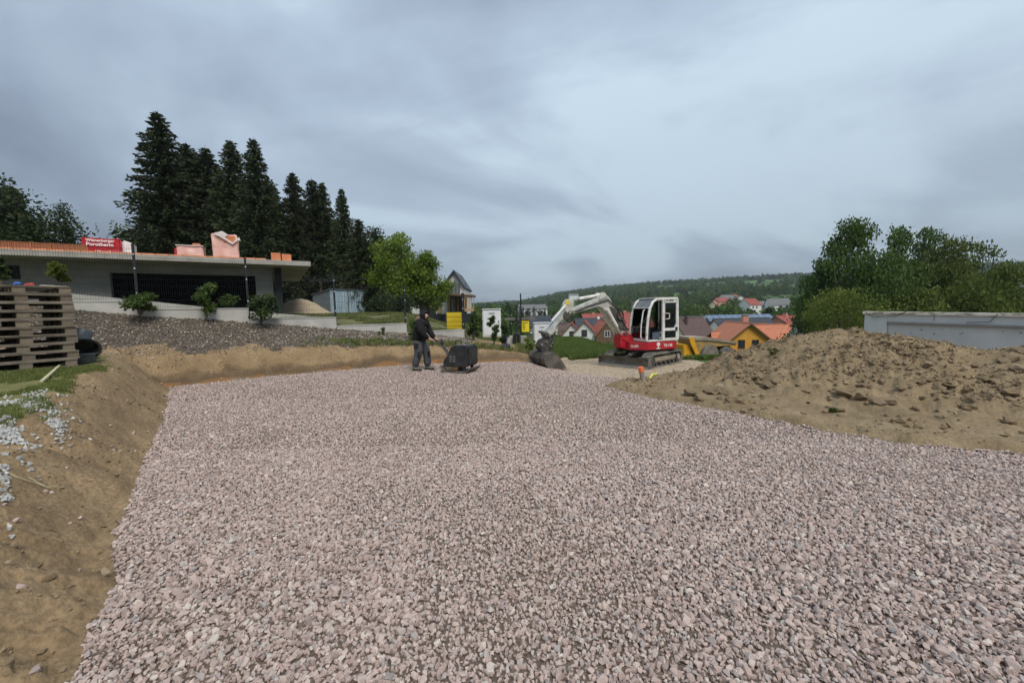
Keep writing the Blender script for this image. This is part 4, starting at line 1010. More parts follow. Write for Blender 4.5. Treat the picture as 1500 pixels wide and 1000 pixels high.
def block(parent, loc, m=M_ORB, sz=(.37, .25, .24), nm='hollow_block', rz=0, **k):
    mb = MB(); x, y, z = sz
    mb.box((0, 0, z / 2), (x, y, z))
    for i in range(9): mb.box((-x / 2 + (i + .5) * x / 9, -y / 2 - .004, z / 2), (x / 18, .01, z - .004))
    o = mb.build(nm, m, parent, **k); o.location = loc; o.rotation_euler = (0, 0, rz); return o
for i, xx in enumerate([-8.85, -8.41, -7.97, -7.53, -7.09]):
    t = empty('block_stack', UH.matrix_basis @ Vector((xx, .62, zr)), hrz, label=['brown hollow clay block nearest the white pole on the roof', 'second brown clay block from the white pole on the roof', 'third brown clay block from the white pole, middle of the row', 'fourth brown clay block, next but one to the red pack', 'brown clay block touching the red wrapped pack'][i], cat='clay block', group='row of clay blocks on the roof slab')
    block(t, (0, 0, 0), M_BRB, (.40, .25, .30))
    block(t, (.215, 0, 0), M_ORB, (.028, .25, .31), nm='end_tile')
M_RED = mat('red_print_film', (0.38, 0.012, 0.02), (0.46, 0.02, 0.03), rough=.35)
M_FILM = mat('pink_film', (0.66, 0.36, 0.30), (0.76, 0.50, 0.43), rough=.35, scale=2.2, bump=.4, bscale=7, stretch=(1, 1, .3), dist=.03)
M_CLR = mat('clear_film', (0.62, 0.52, 0.50), (0.80, 0.76, 0.75), rough=.3, scale=3, bump=.6, bscale=6, dist=.04)
M_LET = mat('white_print', (0.78, 0.76, 0.76), (0.82, 0.8, 0.8), rough=.5)
def crumple(mb_o, amp, sc):
    for v in mb_o.data.vertices:
        n = v.co * sc; v.co += Vector((vn(n.y + 9, n.z, 1), vn(n.x, n.z + 4, 2), vn(n.x + 3, n.y, 3))) * amp
def wrapped(name, xc, yc, wd, dp, h, label, m=M_FILM, sub=6):
    t = empty(name, UH.matrix_basis @ Vector((xc, yc, zr)), hrz, label=label, cat='brick pack')
    bm = bmesh.new(); bmesh.ops.create_cube(bm, size=1)
    for v in bm.verts: v.co = Vector((v.co.x * wd, v.co.y * dp, (v.co.z + .5) * h))
    bmesh.ops.bevel(bm, geom=bm.edges[:], offset=.035, segments=2, affect='EDGES')
    bmesh.ops.subdivide_edges(bm, edges=[e for e in bm.edges if e.calc_length() > .2], cuts=sub, use_grid_fill=True)
    me = bpy.data.meshes.new('film'); bm.to_mesh(me); bm.free(); me.materials.append(m)
    o = bpy.data.objects.new('film', me); COL.objects.link(o); o.parent = t; crumple(o, .045, 5); return t
t = wrapped('brick_pack', -6.53, .95, 1.0, .9, .56, 'brick pack in red printed film with white lettering on the roof', M_RED)
for (s, z, sz, xx) in [('Wienerberger', .43, .125, -.36), ('Porotherm', .285, .155, -.36), ('Wienerberger', .05, .115, -.14)]:
    text_obj('lettering', s, sz, M_LET, t, (xx, -.505, z), (PI / 2, 0, 0), .004, True)
q = MB().box((.62, .05, .26), (.30, .8, .50)).build('torn_film', M_CLR, t, bevel=.05); crumple(q, .12, 6)
t = wrapped('brick_pack', -4.10, .95, .80, .8, .46, 'low brick pack in pale pink film with one loose block on top')
q = MB().box((-.44, .0, .2), (.08, .7, .38)).build('red_flap', M_RED, t, bevel=.02); crumple(q, .08, 6)
q = MB().box((0, 0, .475), (.84, .84, .03)).build('top_film', M_CLR, t); crumple(q, .05, 6)
t2 = empty('clay_block', UH.matrix_basis @ Vector((-3.92, .95, zr + .495)), hrz, label='single orange block lying on top of the low pink pack', cat='clay block')
block(t2, (0, 0, 0), M_ORB, (.24, .2, .12))
t = wrapped('brick_pack', -2.98, .95, .84, .84, 1.0, 'tall brick pack in pink film torn open at its upper right corner')
for i in range(3):
    block(t, (.02 + i * .135, -.40 + .0, .70), M_ORB, (.125, .12, .24))
pts = [(-.32, 1.02), (-.05, 1.08), (.12, .98), (.05, .86), (.17, .72), (.28, .66), (.42, .84), (.50, .92), (.52, .78), (.44, .80), (.26, .58), (.06, .72), (-.16, .88), (-.30, .96)]
m = MB().prism(pts, lambda a, b, tt: (a, tt, b), -.50, -.455); q = m.build('torn_film', M_CLR, t); crumple(q, .05, 8)
for i, (xx, zz, lab) in enumerate([(-1.26, .34, 'upright orange hollow block near the right end of the roof slab, left one of two'), (-.88, .31, 'upright orange hollow block near the right end of the roof slab, right one of two')]):
    t2 = empty('clay_block', UH.matrix_basis @ Vector((xx, .5, zr)), hrz + i * .1, label=lab, cat='clay block', group='two loose blocks at the end of the roof slab')
    block(t2, (0, 0, 0), M_ORB, (.34, .25, zz))
p = MB().box((0, 0, .35), (.05, .05, .75), 0, .0, -.12).build('white_pole', M_WFW); p.location = UH.matrix_basis @ Vector((-8.95, .3, zr)); p.rotation_euler = (0, 0, hrz)
tag(p, 'short white pole leaning at the left end of the clay block row', 'pole')

# ------------------------------------------------------------------ sand heap, shed, pergola
def heap(name, c, rx, ry, h, m, **k):
    n = 40; g = np.linspace(-1, 1, n); gx, gy = np.meshgrid(g, g); r_ = np.hypot(gx, gy)
    X = gx * rx; Y_ = gy * ry; Zh = h * (1 - ss(r_)) + .12 * h * fbm(X * 2 + c[0], Y_ * 2, 4, 5) * (r_ < .95) - .12
    I_ = np.arange(n * n).reshape(n, n); q = np.stack([I_[:-1, :-1], I_[:-1, 1:], I_[1:, 1:], I_[1:, :-1]], -1).reshape(-1, 4)
    o = mesh_np(name, np.stack([X, Y_, Zh], -1).reshape(-1, 3), q, m, smooth=True, **k); o.location = c; return o
p = at(440, 461, 24); heap('sand_heap', (p.x, 24, tz(p.x, 24) + .0), 2.6, 2.0, 1.1, M_SAND, label='sandy soil heap behind the fence left of the metal shed', cat='soil heap')
M_GALV = mat('galvanised_sheet', (0.30, 0.40, 0.47), (0.48, 0.58, 0.64), rough=.38, scale=1.8, metal=.35, stretch=(4, 4, .5))
M_DSH = mat('dark_sheet', (0.10, 0.115, 0.115), (0.15, 0.165, 0.165), rough=.55)
sp_ = at(485, 461, 33); SY = math.radians(55)
SH = empty('metal_shed', (sp_.x, 33, sp_.z), SY, label='small shed with galvanised corrugated front and dark grey side behind the fence', cat='shed')
zsh = at(485, 424, 33).z - sp_.z; sw, sdp = 3.25, 2.7
def corr(nm, x0, x1, fn, z0, z1a, z1b, m, root, nx=40):
    mb = MB(); k = nx * 4; P0, P1 = [], []
    for i in range(k + 1):
        u = i / k; off = .02 * math.sin(u * nx * 2 * PI / 2.2)
        zt2 = z1a + (z1b - z1a) * u
        P0.append(fn(x0 + (x1 - x0) * u, off, z0)); P1.append(fn(x0 + (x1 - x0) * u, off, zt2))
    n = k + 1; mb.add(P0 + P1, [(i, i + 1, n + i + 1, n + i) for i in range(k)])
    return mb.build(nm, m, root, recalc=False)
corr('door_panel', 0, sw / 2 - .03, lambda a, o, z: (a, -o, z), .05, zsh, zsh, M_GALV, SH, 20)
corr('door_panel', sw / 2 + .03, sw, lambda a, o, z: (a, -o, z), .05, zsh, zsh, M_GALV, SH, 20)
corr('side_panel', 0, sdp, lambda a, o, z: (o, a, z), .0, zsh, zsh - .35, M_DSH, SH, 26)
corr('side_panel', 0, sdp, lambda a, o, z: (sw + o, a, z), .0, zsh, zsh - .35, M_DSH, SH, 26)
corr('rear_panel', 0, sw, lambda a, o, z: (a, sdp + o, z), .0, zsh - .35, zsh - .35, M_DSH, SH, 26)
MB().add([(-.1, -.12, zsh + .03), (sw + .1, -.12, zsh + .03), (sw + .1, sdp + .1, zsh - .34), (-.1, sdp + .1, zsh - .34), (-.1, -.12, zsh + .08), (sw + .1, -.12, zsh + .08), (sw + .1, sdp + .1, zsh - .29), (-.1, sdp + .1, zsh - .29)], [(0, 3, 2, 1), (4, 5, 6, 7), (0, 1, 5, 4), (2, 3, 7, 6), (1, 2, 6, 5), (3, 0, 4, 7)]).build('roof', M_DSH, SH)
MB().box((sw / 2, -.03, zsh / 2), (.05, .05, zsh - .1)).build('door_post', M_ANTH, SH)
MB().box((sw / 2 - .15, -.05, zsh * .45), (.03, .04, .2)).build('handle', M_ANTH, SH)
MB().box((sw / 2, 1.35, .01), (sw - .1, 2.4, .05)).build('floor', M_DSH, SH)
p0 = at(440, 412, 37); p1 = at(560, 415, 36)
PG = empty('pergola', (p0.x, 37, tz(p0.x, 37)), math.atan2(p1.y - p0.y, p1.x - p0.x), label='dark pergola frame with flat beams under the spruces behind the shed', cat='pergola')
pw = (p1 - p0).length; ph = p0.z - tz(p0.x, 37)
for yy in (0, 3): MB().box((pw / 2, yy, ph), (pw + .4, .12, .28)).build('beam', M_ANTH, PG)
for i in range(5):
    for yy in (0, 3): MB().box((pw * i / 4, yy, ph / 2 - .07), (.14, .14, ph - .14)).build('post', M_TIMB, PG)
for i in range(12): MB().box((pw * (i + .5) / 12, 1.5, ph + .2), (.07, 3.6, .12)).build('rafter', M_ANTH, PG)
# dark hedge and garden bushes between shed and house
def bush(name, px, py, wpx, hpx, Y, m, label, leaves=1600, size=.09, grp=None, stems=6, lean_=0, nb=10, z=None, cat='shrub', flat=1.0):
    x = xat(px, Y); zb_ = at(px, py, Y).z if z is None else z; wd = wpx * Y / F; h = hpx * Y / F
    e = empty(name, (x, Y, zb_), 0, label=label, cat=cat, group=grp); blobs = []; mb = MB()
    for i in range(nb):
        a = random.uniform(0, 6.28); t = (i + .5) / nb; rr = wd * .36 * random.uniform(.2, 1) * (1 - .35 * t)
        br = wd * random.uniform(.12, .22)
        blobs.append((rr * math.cos(a), rr * math.sin(a), h * (.12 + .76 * t), br, br, br * .8 * flat))
    P = blob_points(blobs, leaves, .4); P[:, 2] = np.maximum(P[:, 2], .02)
    v, f = quads(P, np.full(len(P), size), asp=.62)
    mesh_np('foliage', v, f, m, e)
    for b in blobs[:stems]: mb.tube([(0, 0, -.12), (b[0] * .5, b[1] * .5, b[2] * .5), b[:3]], [.018, .012, .005], 5)
    mb.build('stem', M_BARK, e, smooth=True, recalc=False)
    return e
M_SH1 = leaf_mat('shrub_leaves', (0.050, 0.085, 0.020), (0.115, 0.165, 0.045), 3, .4)
M_SH2 = leaf_mat('dark_shrub_leaves', (0.030, 0.055, 0.018), (0.075, 0.115, 0.030), 3, .35)
def shr(px, py, wpx, hpx, Y, m, label, **k): return bush('planted_shrub', px, py, wpx, hpx, Y, m, label, grp='young shrubs on the mulch bed', **k)
shr(205, 456, 62, 28, 10.9, M_SH1, 'low spreading green shrub on the mulch beside the leftmost fence post in view', leaves=1500, size=.085, flat=.6)
shr(301, 462, 42, 50, 11.9, M_SH1, 'tall upright light green shrub in front of the garage opening', leaves=1400, size=.085)
shr(335, 449, 34, 16, 13.1, M_SH1, 'small light green shrub just right of the tall upright one', leaves=700, size=.08)
shr(381, 469, 54, 36, 12.6, M_SH2, 'round dark green shrub left of the house column', leaves=1700, size=.085)
shr(558, 497, 16, 18, 14.5, M_SH1, 'tiny yellowish shrub alone low on the mulch below the second plinth', leaves=260, size=.07)
shr(609, 499, 28, 34, 14.2, M_SH1, 'bright green shrub directly behind the worker', leaves=900, size=.085)
shr(693, 496, 30, 38, 15.8, M_SH2, 'bushy dark shrub between the yellow board and the white cabinet', leaves=1300, size=.09)
shr(722, 503, 22, 46, 14.9, M_SH2, 'upright dark shrub in front of the tall white cabinet', leaves=900, size=.085)
shr(739, 506, 22, 38, 14.8, M_SH2, 'dark shrub right of the one covering the white cabinet', leaves=900, size=.085)
shr(90, 412, 40, 28, 9.6, M_OLV, 'yellowish shrub rising behind the right end of the pallet stack', leaves=900, size=.07)
shr(6, 412, 26, 40, 9.0, M_SH2, 'dark shrub behind the pallets at the left edge', leaves=900, size=.07)
shr(775, 513, 26, 18, 14.6, M_GR2, 'grassy weed clump left of the excavator bucket', leaves=700, size=.10)
bl = bush('blossom_shrub', 613, 478, 12, 16, 15.6, leaf_mat('pink_blossom', (0.50, 0.25, 0.22), (0.62, 0.36, 0.32), 3, .3), 'patch of pink blossom behind the shoulders of the worker', leaves=240, size=.07, cat='flowering shrub')
for px, py, w_, h_, Y, lab in [(560, 466, 60, 34, 27, 'dark hedge bush right of the metal shed'), (590, 468, 50, 36, 28, 'dark hedge bush left of the white house wall'), (530, 450, 40, 24, 36, 'dark bush behind the shed corner')]:
    bush('garden_bush', px, py, w_, h_, Y, M_DRK, lab, leaves=2600, size=.16, nb=14)

# ------------------------------------------------------------------ modern white house
Ym = 54
def mp_(px, py): return at(px, py, Ym)
A_ = mp_(665, 396); MH = empty('modern_house', (A_.x, Ym, 0), 0, label='modern white house with steep dark gable roof, timber terrace and dark garage door', cat='house')
def L_(px, py): q = mp_(px, py); return (q.x - A_.x, q.z)
def pr(nm, pts, y0, y1, m, parent=MH, **k): return MB().prism([L_(*q) for q in pts], lambda a, b, tt: (a, tt, b), y0, y1).build(nm, m, parent, **k)
pr('wall', [(651, 470), (651, 418), (665, 400), (680, 421), (680, 470)], 0, 9, M_WHT)
pr('wall', [(598, 470), (598, 422), (650.9, 420), (650.9, 470)], 1.2, 8, M_WHT)
pr('roof', [(646, 421), (665, 395.5), (682, 421.5), (680.5, 423), (665, 399.5), (648, 423)], -.45, 9.2, M_DRKR)
pr('roof', [(560, 419), (651, 417), (651, 421), (560, 423)], .9, 9.0, M_DRKR)
g = pr('gable_window', [(657.5, 430), (657.5, 421), (666, 410), (674, 421), (674, 430)], -.06, -.003, mat('grey_glass', (.15, .17, .18), (.22, .24, .25), rough=.15))
for px in (661.5, 667.5, 672): pr('mullion', [(px, 430), (px, 415), (px + .9, 415), (px + .9, 430)], -.10, -.065, M_ANTH, g)
pr('terrace_slab', [(652, 433), (652, 431), (697, 433), (697, 436)], -3.2, .0, M_TIMB)
for i in range(7):
    px = 656 + i * 3.6; pr('cladding_board', [(px, 459), (px, 433), (px + 2.2, 433), (px + 2.2, 459)], -.32 - (i % 2) * .05, -.24, [mat('light_timber', (.36, .22, .12), (.46, .30, .17), rough=.8), M_TIMB][i % 2])
for i in range(6):
    px = 681 + i * 3.0; pr('railing_post', [(px, 455), (px, 434), (px + 1.2, 434), (px + 1.2, 455)], -3.0, -2.9, MATS['light_timber'])
pr('railing_board', [(681, 456), (681, 452), (697, 452), (697, 456)], -3.08, -3.01, MATS['light_timber'])
pr('terrace_wall', [(667, 459), (667, 436), (684, 436), (684, 459)], -.2, -.01, M_TIMB)
pr('terrace_post', [(667, 457), (667, 433), (668.5, 433), (668.5, 457)], -2.9, -2.75, M_ANTH)
pr('garage_door', [(612, 460), (612, 438), (636.5, 438), (636.5, 460)], 1.05, 1.18, M_ANTH)
pr('door_window', [(614, 447), (614, 442.5), (624, 442.5), (624, 447)], 1.0, 1.04, M_WIN)
pr('timber_wall', [(638, 459), (638, 437), (645, 437), (645, 459)], 1.05, 1.18, mat('yellow_timber', (.30, .23, .09), (.38, .30, .13), rough=.8))
pr('timber_fascia', [(611, 437.5), (611, 433), (645, 433), (645, 437)], 1.0, 1.19, MATS['yellow_timber'])
for px in (599, 604, 608): pr('wall_panel', [(px, 460), (px, 436), (px + 2.4, 436), (px + 2.4, 460)], 1.0, 1.17, M_WHT)
pr('plinth', [(598, 478), (598, 460), (656, 460), (656, 478)], -.2, 1.0, M_ANTH)
pr('plinth', [(656.2, 478), (656.2, 459), (697, 459), (697, 470)], -3.0, -.25, M_ANTH)
an = MB().tube([(L_(681, 420)[0], 1, L_(681, 420)[1]), (L_(681, 420)[0], 1, L_(681, 413)[1])], .03, 6).build('antenna', M_ANTH, MH)

# ------------------------------------------------------------------ boards, cabinets, sign, gate
M_YPL = mat('yellow_plastic', (0.66, 0.46, 0.01), (0.76, 0.55, 0.02), rough=.5, scale=3)
Yb = 18.2; a = at(655, 485, Yb); b = at(677, 457, Yb)
YB = empty('yellow_board', ((a.x + b.x) / 2, Yb, a.z), 0, label='yellow ribbed plastic board standing behind the plinth in front of the timber terrace', cat='board')
w_, h_ = b.x - a.x, b.z - a.z
for i in range(4): MB().box((0, 0, h_ * (i + .5) / 4), (w_, .07, h_ / 4 - .018)).build('rib_panel', M_YPL, YB, bevel=.01)
MB().box((0, .05, h_ / 2), (w_ - .04, .03, h_ - .03)).build('back_sheet', mat('dark_yellow', (.35, .22, .01), (.42, .28, .02)), YB)
M_CAB = mat('cabinet_grey_white', (0.60, 0.62, 0.62), (0.72, 0.74, 0.74), rough=.5, scale=1.5)
def cabinet(px0, px1, pyt, pyb, Y, label):
    a = at(px0, pyb, Y); b = at(px1, pyt, Y); w_, h_ = b.x - a.x, b.z - a.z
    e = empty('utility_cabinet', ((a.x + b.x) / 2, Y, a.z - .05), .12, label=label, cat='utility cabinet'); h_ += .05
    MB().box((0, .17, h_ / 2), (w_ * .96, .34, h_)).build('body', M_CAB, e, bevel=.015)
    d = MB().box((0, -.012, h_ / 2 + .02), (w_ * .88, .02, h_ * .9)).build('door', M_CAB, e, bevel=.004)
    MB().box((0, .16, h_ + .02), (w_ * 1.02, .42, .04)).build('lid', M_CAB, e, bevel=.01)
    MB().box((w_ * .36, -.032, h_ * .55), (.03, .02, .12)).build('handle', M_ANTH, d)
    MB().box((0, -.026, h_ * .86), (w_ * .3, .006, .035)).build('label_plate', M_ANTH, d)
    return e
cabinet(707, 734, 453, 492, 17.6, 'tall white utility cabinet left of the fence gateway')
cabinet(782, 806, 473, 515, 19.5, 'white utility cabinet right behind the excavator bucket')
M_SIGN = mat('sign_yellow', (0.74, 0.56, 0.01), (0.80, 0.62, 0.02), rough=.5); M_BLK = mat('black_print', (.01, .01, .01), (.015, .015, .015), rough=.6)
Ys = 18.6; a = at(764, 486, Ys); b = at(775, 466, Ys)
SG = empty('site_sign', ((a.x + b.x) / 2, Ys, a.z), .15, label='yellow construction information board with black print hung on the mesh gate', cat='sign')
w_, h_ = (b.x - a.x), b.z - a.z
MB().box((0, 0, h_ / 2), (w_, .015, h_)).build('board', M_SIGN, SG)
MB().add([(-w_ * .36, -.011, h_ * .82), (-w_ * .1, -.011, h_ * .82), (-w_ * .22, -.011, h_ * .95)], [(0, 1, 2)]).build('pictogram', M_BLK, SG, recalc=False)
for i, (zz, ww) in enumerate([(.86, .42), (.66, .8), (.56, .34), (.47, .28), (.38, .36), (.28, .3), (.18, .34)]):
    MB().box(((.18 if i == 0 else -.08 - (.8 - ww) * .25) * w_, -.012, zz * h_), (ww * w_, .004, .022)).build('print_line', M_BLK, SG)
# gateway: dark gate posts, horizontal rail, concrete stubs with black sleeve
GT = empty('gateway_posts', (xat(752, 18.4), 18.4, tz(xat(752, 18.4), 18.4)), .1, label='dark steel gateway posts with one horizontal board behind the yellow sign', cat='gate')
def lx(px): return xat(px, 18.4) - GT.location.x
def lz(py, px=752): return at(px, py, 18.4).z - GT.location.z
for px, top in ((757, 452), (763, 430)): MB().box((lx(px), 0, lz(top) / 2 - .2), (.06, .06, lz(top) + .4)).build('post', M_ANTH, GT)
MB().box(((lx(739) + lx(784)) / 2, .1, lz(467)), (lx(784) - lx(739), .03, .12)).build('rail_board', mat('weathered_board', (.10, .095, .08), (.16, .15, .13)), GT)
for px, w_, lab in ((748, 12, 'short pale concrete block left of the black sleeve at the gateway'), (767, 10, 'short grey concrete block right of the black sleeve at the gateway')):
    a = at(px, 506, 17.2); MB().box((0, 0, .12), (w_ * 17.2 / F, .3, .62)).build('concrete_block', M_CONC if px < 750 else M_CONC2, None, bevel=.015, label=lab, cat='concrete block').location = (a.x, 17.2, a.z)
a = at(757, 506, 16.9); o = MB().tube([(-.1, 0, -.2), (-.1, 0, .42), (-.04, 0, .5), (.06, 0, .5), (.1, 0, .42), (.1, 0, -.2)], .075, 10).build('black_sleeve', M_BLK, None, smooth=True, label='bent black plastic sleeve between the two concrete blocks', cat='pipe'); o.location = (a.x, 16.9, a.z)
a = at(741, 509, 14.3); o = MB().disc((0, 0, .05), (1, .3, 0), .09, .3, 12).build('conduit_coil', M_BLK, None, smooth=True, label='dark end of a buried conduit under the shrub by the gateway', cat='conduit'); o.location = (a.x, 14.3, a.z)
a = at(743, 514, 14.2); o = MB().tube([(0, 0, -.1), (.0, 0, .55)], .018, 6).build('blue_stake', mat('blue_paint', (.06, .06, .22), (.08, .08, .28)), None, label='thin blue marking stake at the end of the bank', cat='stake'); o.location = (a.x, 14.2, a.z)
a = at(558, 514, 13.6); o = MB().box((0, 0, .03), (.22, .05, .05), .3).build('white_scrap', M_WFW, None, label='small white plastic scrap on the bank top', cat='litter'); o.location = at(531, 503, 13.6)
# lamp post and green post beyond
for px, ty, Y, lab in ((679, 429, 18.1, 'dark post standing right of the yellow board'),): 
    z0 = at(px, 495, Y).z; MB().box((0, 0, (at(px, ty, Y).z - z0) / 2), (.09, .09, at(px, ty, Y).z - z0)).build('dark_post', M_ANTH, None, label=lab, cat='post').location = (xat(px, Y), Y, z0)
# ------------------------------------------------------------------ compact excavator
M_RD = mat('machine_red', (0.40, 0.008, 0.022), (0.36, 0.055, 0.050), rough=.42, scale=5, bump=.08, lo=.45, hi=.8)
M_WH = mat('machine_white', (0.50, 0.475, 0.42), (0.70, 0.69, 0.66), rough=.45, scale=6, lo=.3, hi=.55)
M_BM = mat('boom_grey_white', (0.36, 0.355, 0.32), (0.58, 0.575, 0.53), rough=.45, scale=4)
M_RUB = mat('dusty_rubber', (0.09, 0.085, 0.075), (0.24, 0.22, 0.18), rough=.95, scale=5, bump=.3)
M_STL = mat('worn_steel', (0.11, 0.10, 0.085), (0.24, 0.22, 0.19), rough=.6, scale=4, metal=.35, bump=.2)
M_STD = mat('dirty_dark_steel', (0.03, 0.028, 0.026), (0.085, 0.075, 0.062), rough=.7, scale=5, bump=.3)
M_MUD = mat('muddy_steel', (0.20, 0.17, 0.13), (0.33, 0.28, 0.21), rough=.9, scale=4, bump=.4)
M_CHR = mat('chrome_rod', (0.55, 0.55, 0.55), (0.65, 0.65, 0.65), rough=.15, metal=.9)
M_HOSE = mat('black_hose', (0.012, 0.012, 0.012), (0.02, 0.02, 0.02), rough=.5)
M_DGR = mat('dark_interior', (0.025, 0.026, 0.03), (0.04, 0.042, 0.048), rough=.6)
M_GLS = glass_mat('cab_glass', (0.82, 0.88, 0.86), .04)
EC = Vector((4.95, 14.7, -.33)); ERZ = math.atan2(-.37, -.929)
EX = empty('excavator', EC, ERZ, label='red and white compact excavator, arm stretched left with its bucket on the gravel', cat='excavator')
eu = Vector((math.cos(ERZ), math.sin(ERZ), 0)); el = Vector((-eu.y, eu.x, 0))
def EL(px, py, off=0.0):                      # profile point on the machine's own centre plane
    d = ray(px, py); P0 = EC + el * off; p = CAM + d * ((P0 - CAM).dot(el) / d.dot(el)) - EC
    return (p.dot(eu), p.z)
def XZ(pts, y0, y1, nm, m, parent=EX, bevel=.012, px=True, off=0.0, **k):
    q = [EL(*p, off) for p in pts] if px else pts
    return MB().prism(q, lambda a, b, t: (a, t, b), y0, y1).build(nm, m, parent, bevel=bevel, **k)
def XT(pts, r, nm, m, y=0.0, parent=EX, n=12, **k):
    return MB().tube([(EL(*p)[0], y, EL(*p)[1]) for p in pts], r, n).build(nm, m, parent, smooth=True, **k)
# undercarriage, turned against the upper body
UT = math.atan2(-.66, -.75) - ERZ
def und(o): o.rotation_euler = (0, 0, UT); return o
def stadium(L, r, n=10, zc=None):
    P = []
    for i in range(n + 1): a = PI / 2 - PI * i / n; P.append((L / 2 - r + r * math.cos(a), r + r * math.sin(a)))
    for i in range(n + 1): a = -PI / 2 - PI * i / n; P.append((-L / 2 + r + r * math.cos(a), r + r * math.sin(a)))
    return P
for s in (-1, 1):
    yc = s * .76; wd = .34; r = .25; Lt = 2.35
    po, pi_ = stadium(Lt, r), stadium(Lt - .09, r - .045)
    m = MB(); n = len(po)
    vs = [(a, yc - wd / 2, b) for a, b in po] + [(a, yc + wd / 2, b) for a, b in po] + [(a, yc - wd / 2, b + .045) for a, b in pi_] + [(a, yc + wd / 2, b + .045) for a, b in pi_]
    fs = []
    for i in range(n):
        j = (i + 1) % n; fs += [(i, j, n + j, n + i), (2 * n + i, 3 * n + i, 3 * n + j, 2 * n + j), (i, 2 * n + i, 2 * n + j, j), (n + i, n + j, 3 * n + j, 3 * n + i)]
    m.add(vs, fs)
    per = [Vector((a, 0, b)) for a, b in po]; seg = [(per[(i + 1) % n] - per[i]).length for i in range(n)]; tot = sum(seg); K = 42
    for k in range(K):
        d_ = tot * k / K; i = 0
        while d_ > seg[i]: d_ -= seg[i]; i += 1
        p = per[i].lerp(per[(i + 1) % n], d_ / seg[i]); t = (per[(i + 1) % n] - per[i]).normalized(); nn_ = Vector((-t.z, 0, t.x))
        if nn_.dot(p - Vector((0, 0, r))) < 0: nn_ = -nn_
        m.box((p.x + nn_.x * .012, yc, p.z + nn_.z * .012), (.055, wd - .02, .034), 0, 0, -math.atan2(t.z, t.x))
    tr = und(m.build('track', M_RUB, EX))
    tr['label'] = 'dusty rubber crawler track'
    MB().box((0, yc, r + .02), (Lt - 2 * r - .1, wd * .55, .20)).build('track_frame', M_MUD, tr, bevel=.02)
    MB().box((0, yc + s * wd * .28, r + .03), (Lt - 2 * r - .16, .03, .12)).build('frame_rib', M_MUD, tr, bevel=.01)
    for x in (-Lt / 2 + r + .0, Lt / 2 - r): MB().disc((x, yc, r), (0, 1, 0), r - .06, wd * .7, 20).build('idler', M_STD, tr, smooth=True)
    MB().disc((-Lt / 2 + r, yc + s * (wd * .38), r), (0, 1, 0), .10, .05, 14).build('hub', M_MUD, tr, smooth=True)
    for k in range(5): MB().disc((-.62 + k * .31, yc, .105), (0, 1, 0), .07, wd * .7, 12).build('roller', M_STD, tr, smooth=True)
    und(MB().bar((-.5, s * .2, .42), (.15, s * .62, .36), .30, .16).build('frame_leg', M_STD, EX, bevel=.02)); und(MB().bar((.5, s * .2, .42), (-.15, s * .62, .36), .30, .16).build('frame_leg', M_STD, EX, bevel=.02))
und(MB().box((0, 0, .42), (.9, .75, .18)).build('lower_frame', M_STD, EX, bevel=.02))
und(MB().disc((0, 0, .545), (0, 0, 1), .42, .10, 28).build('slew_ring', M_STD, EX, smooth=True))
BX = 1.42; prof = []
for i in range(9):
    t = i / 8; prof.append((BX + .02 + .09 * math.sin(PI * t) * -1 + .06 * (t > .9), .03 + .36 * t))
bl_ = prof + [(a - .025, b) for a, b in prof[::-1]]
bld = und(MB().prism(bl_, lambda a, b, t: (a, t, b), -1.0, 1.0).build('dozer_blade', M_STL, EX)); bld['label'] = 'worn bare steel dozer blade'
MB().box((BX + .035, 0, .045), (.02, 2.0, .11), 0, 0, .15).build('cutting_edge', mat('shiny_edge', (.30, .30, .29), (.42, .42, .41), rough=.4, metal=.4), bld)
for s in (-1, 1): MB().box((BX - .05, s * 1.0, .21), (.14, .02, .36)).build('end_plate', M_STL, bld)
for s in (-1, 1): und(MB().bar((.45, s * .32, .30), (BX - .08, s * .38, .2), .09, .12).build('blade_arm', M_MUD, EX, bevel=.01))
und(MB().tube([(.45, 0, .48), (.95, 0, .42)], .055, 12).build('blade_cylinder', M_BM, EX, smooth=True)); und(MB().tube([(.95, 0, .42), (BX - .08, 0, .33)], .028, 8).build('blade_rod', M_CHR, EX, smooth=True))
# upper body
def arc(cx, cy, r, a0, a1, n): return [(cx + r * math.cos(a0 + (a1 - a0) * i / n), cy + r * math.sin(a0 + (a1 - a0) * i / n)) for i in range(n + 1)]
pl_ = [(.98, -.42), (.98, .42), (.62, .90), (-.62, .90)] + arc(-.62, .50, .40, math.radians(85), math.radians(15), 4)[::1] * 0 + [(-.80, .80), (-.93, .62), (-1.0, .35), (-1.03, 0), (-1.0, -.35), (-.93, -.62), (-.80, -.80), (-.62, -.90), (.62, -.90)]
def flat(pts, z0, z1, nm, m, parent=EX, bevel=.02, **k): return MB().prism(pts, lambda a, b, t: (a, b, t), z0, z1).build(nm, m, parent, bevel=bevel, **k)
body = flat(pl_, .60, .88, 'body', M_RD)
flat([(a * .97, b * .95) for a, b in pl_], .56, .60, 'body_base', M_STD)
# engine hood, mostly behind the cab
flat([(-.22, -.88), (-.22, .0), (-.88, .0), (-.93, -.2), (-.80, -.5), (-.45, -.83)], .882, 1.30, 'engine_hood', M_DGR, bevel=.05)
flat([(.60, -.86), (.60, -.05), (-.20, -.05), (-.20, -.86)], .882, 1.08, 'side_hood', M_DGR, bevel=.05)
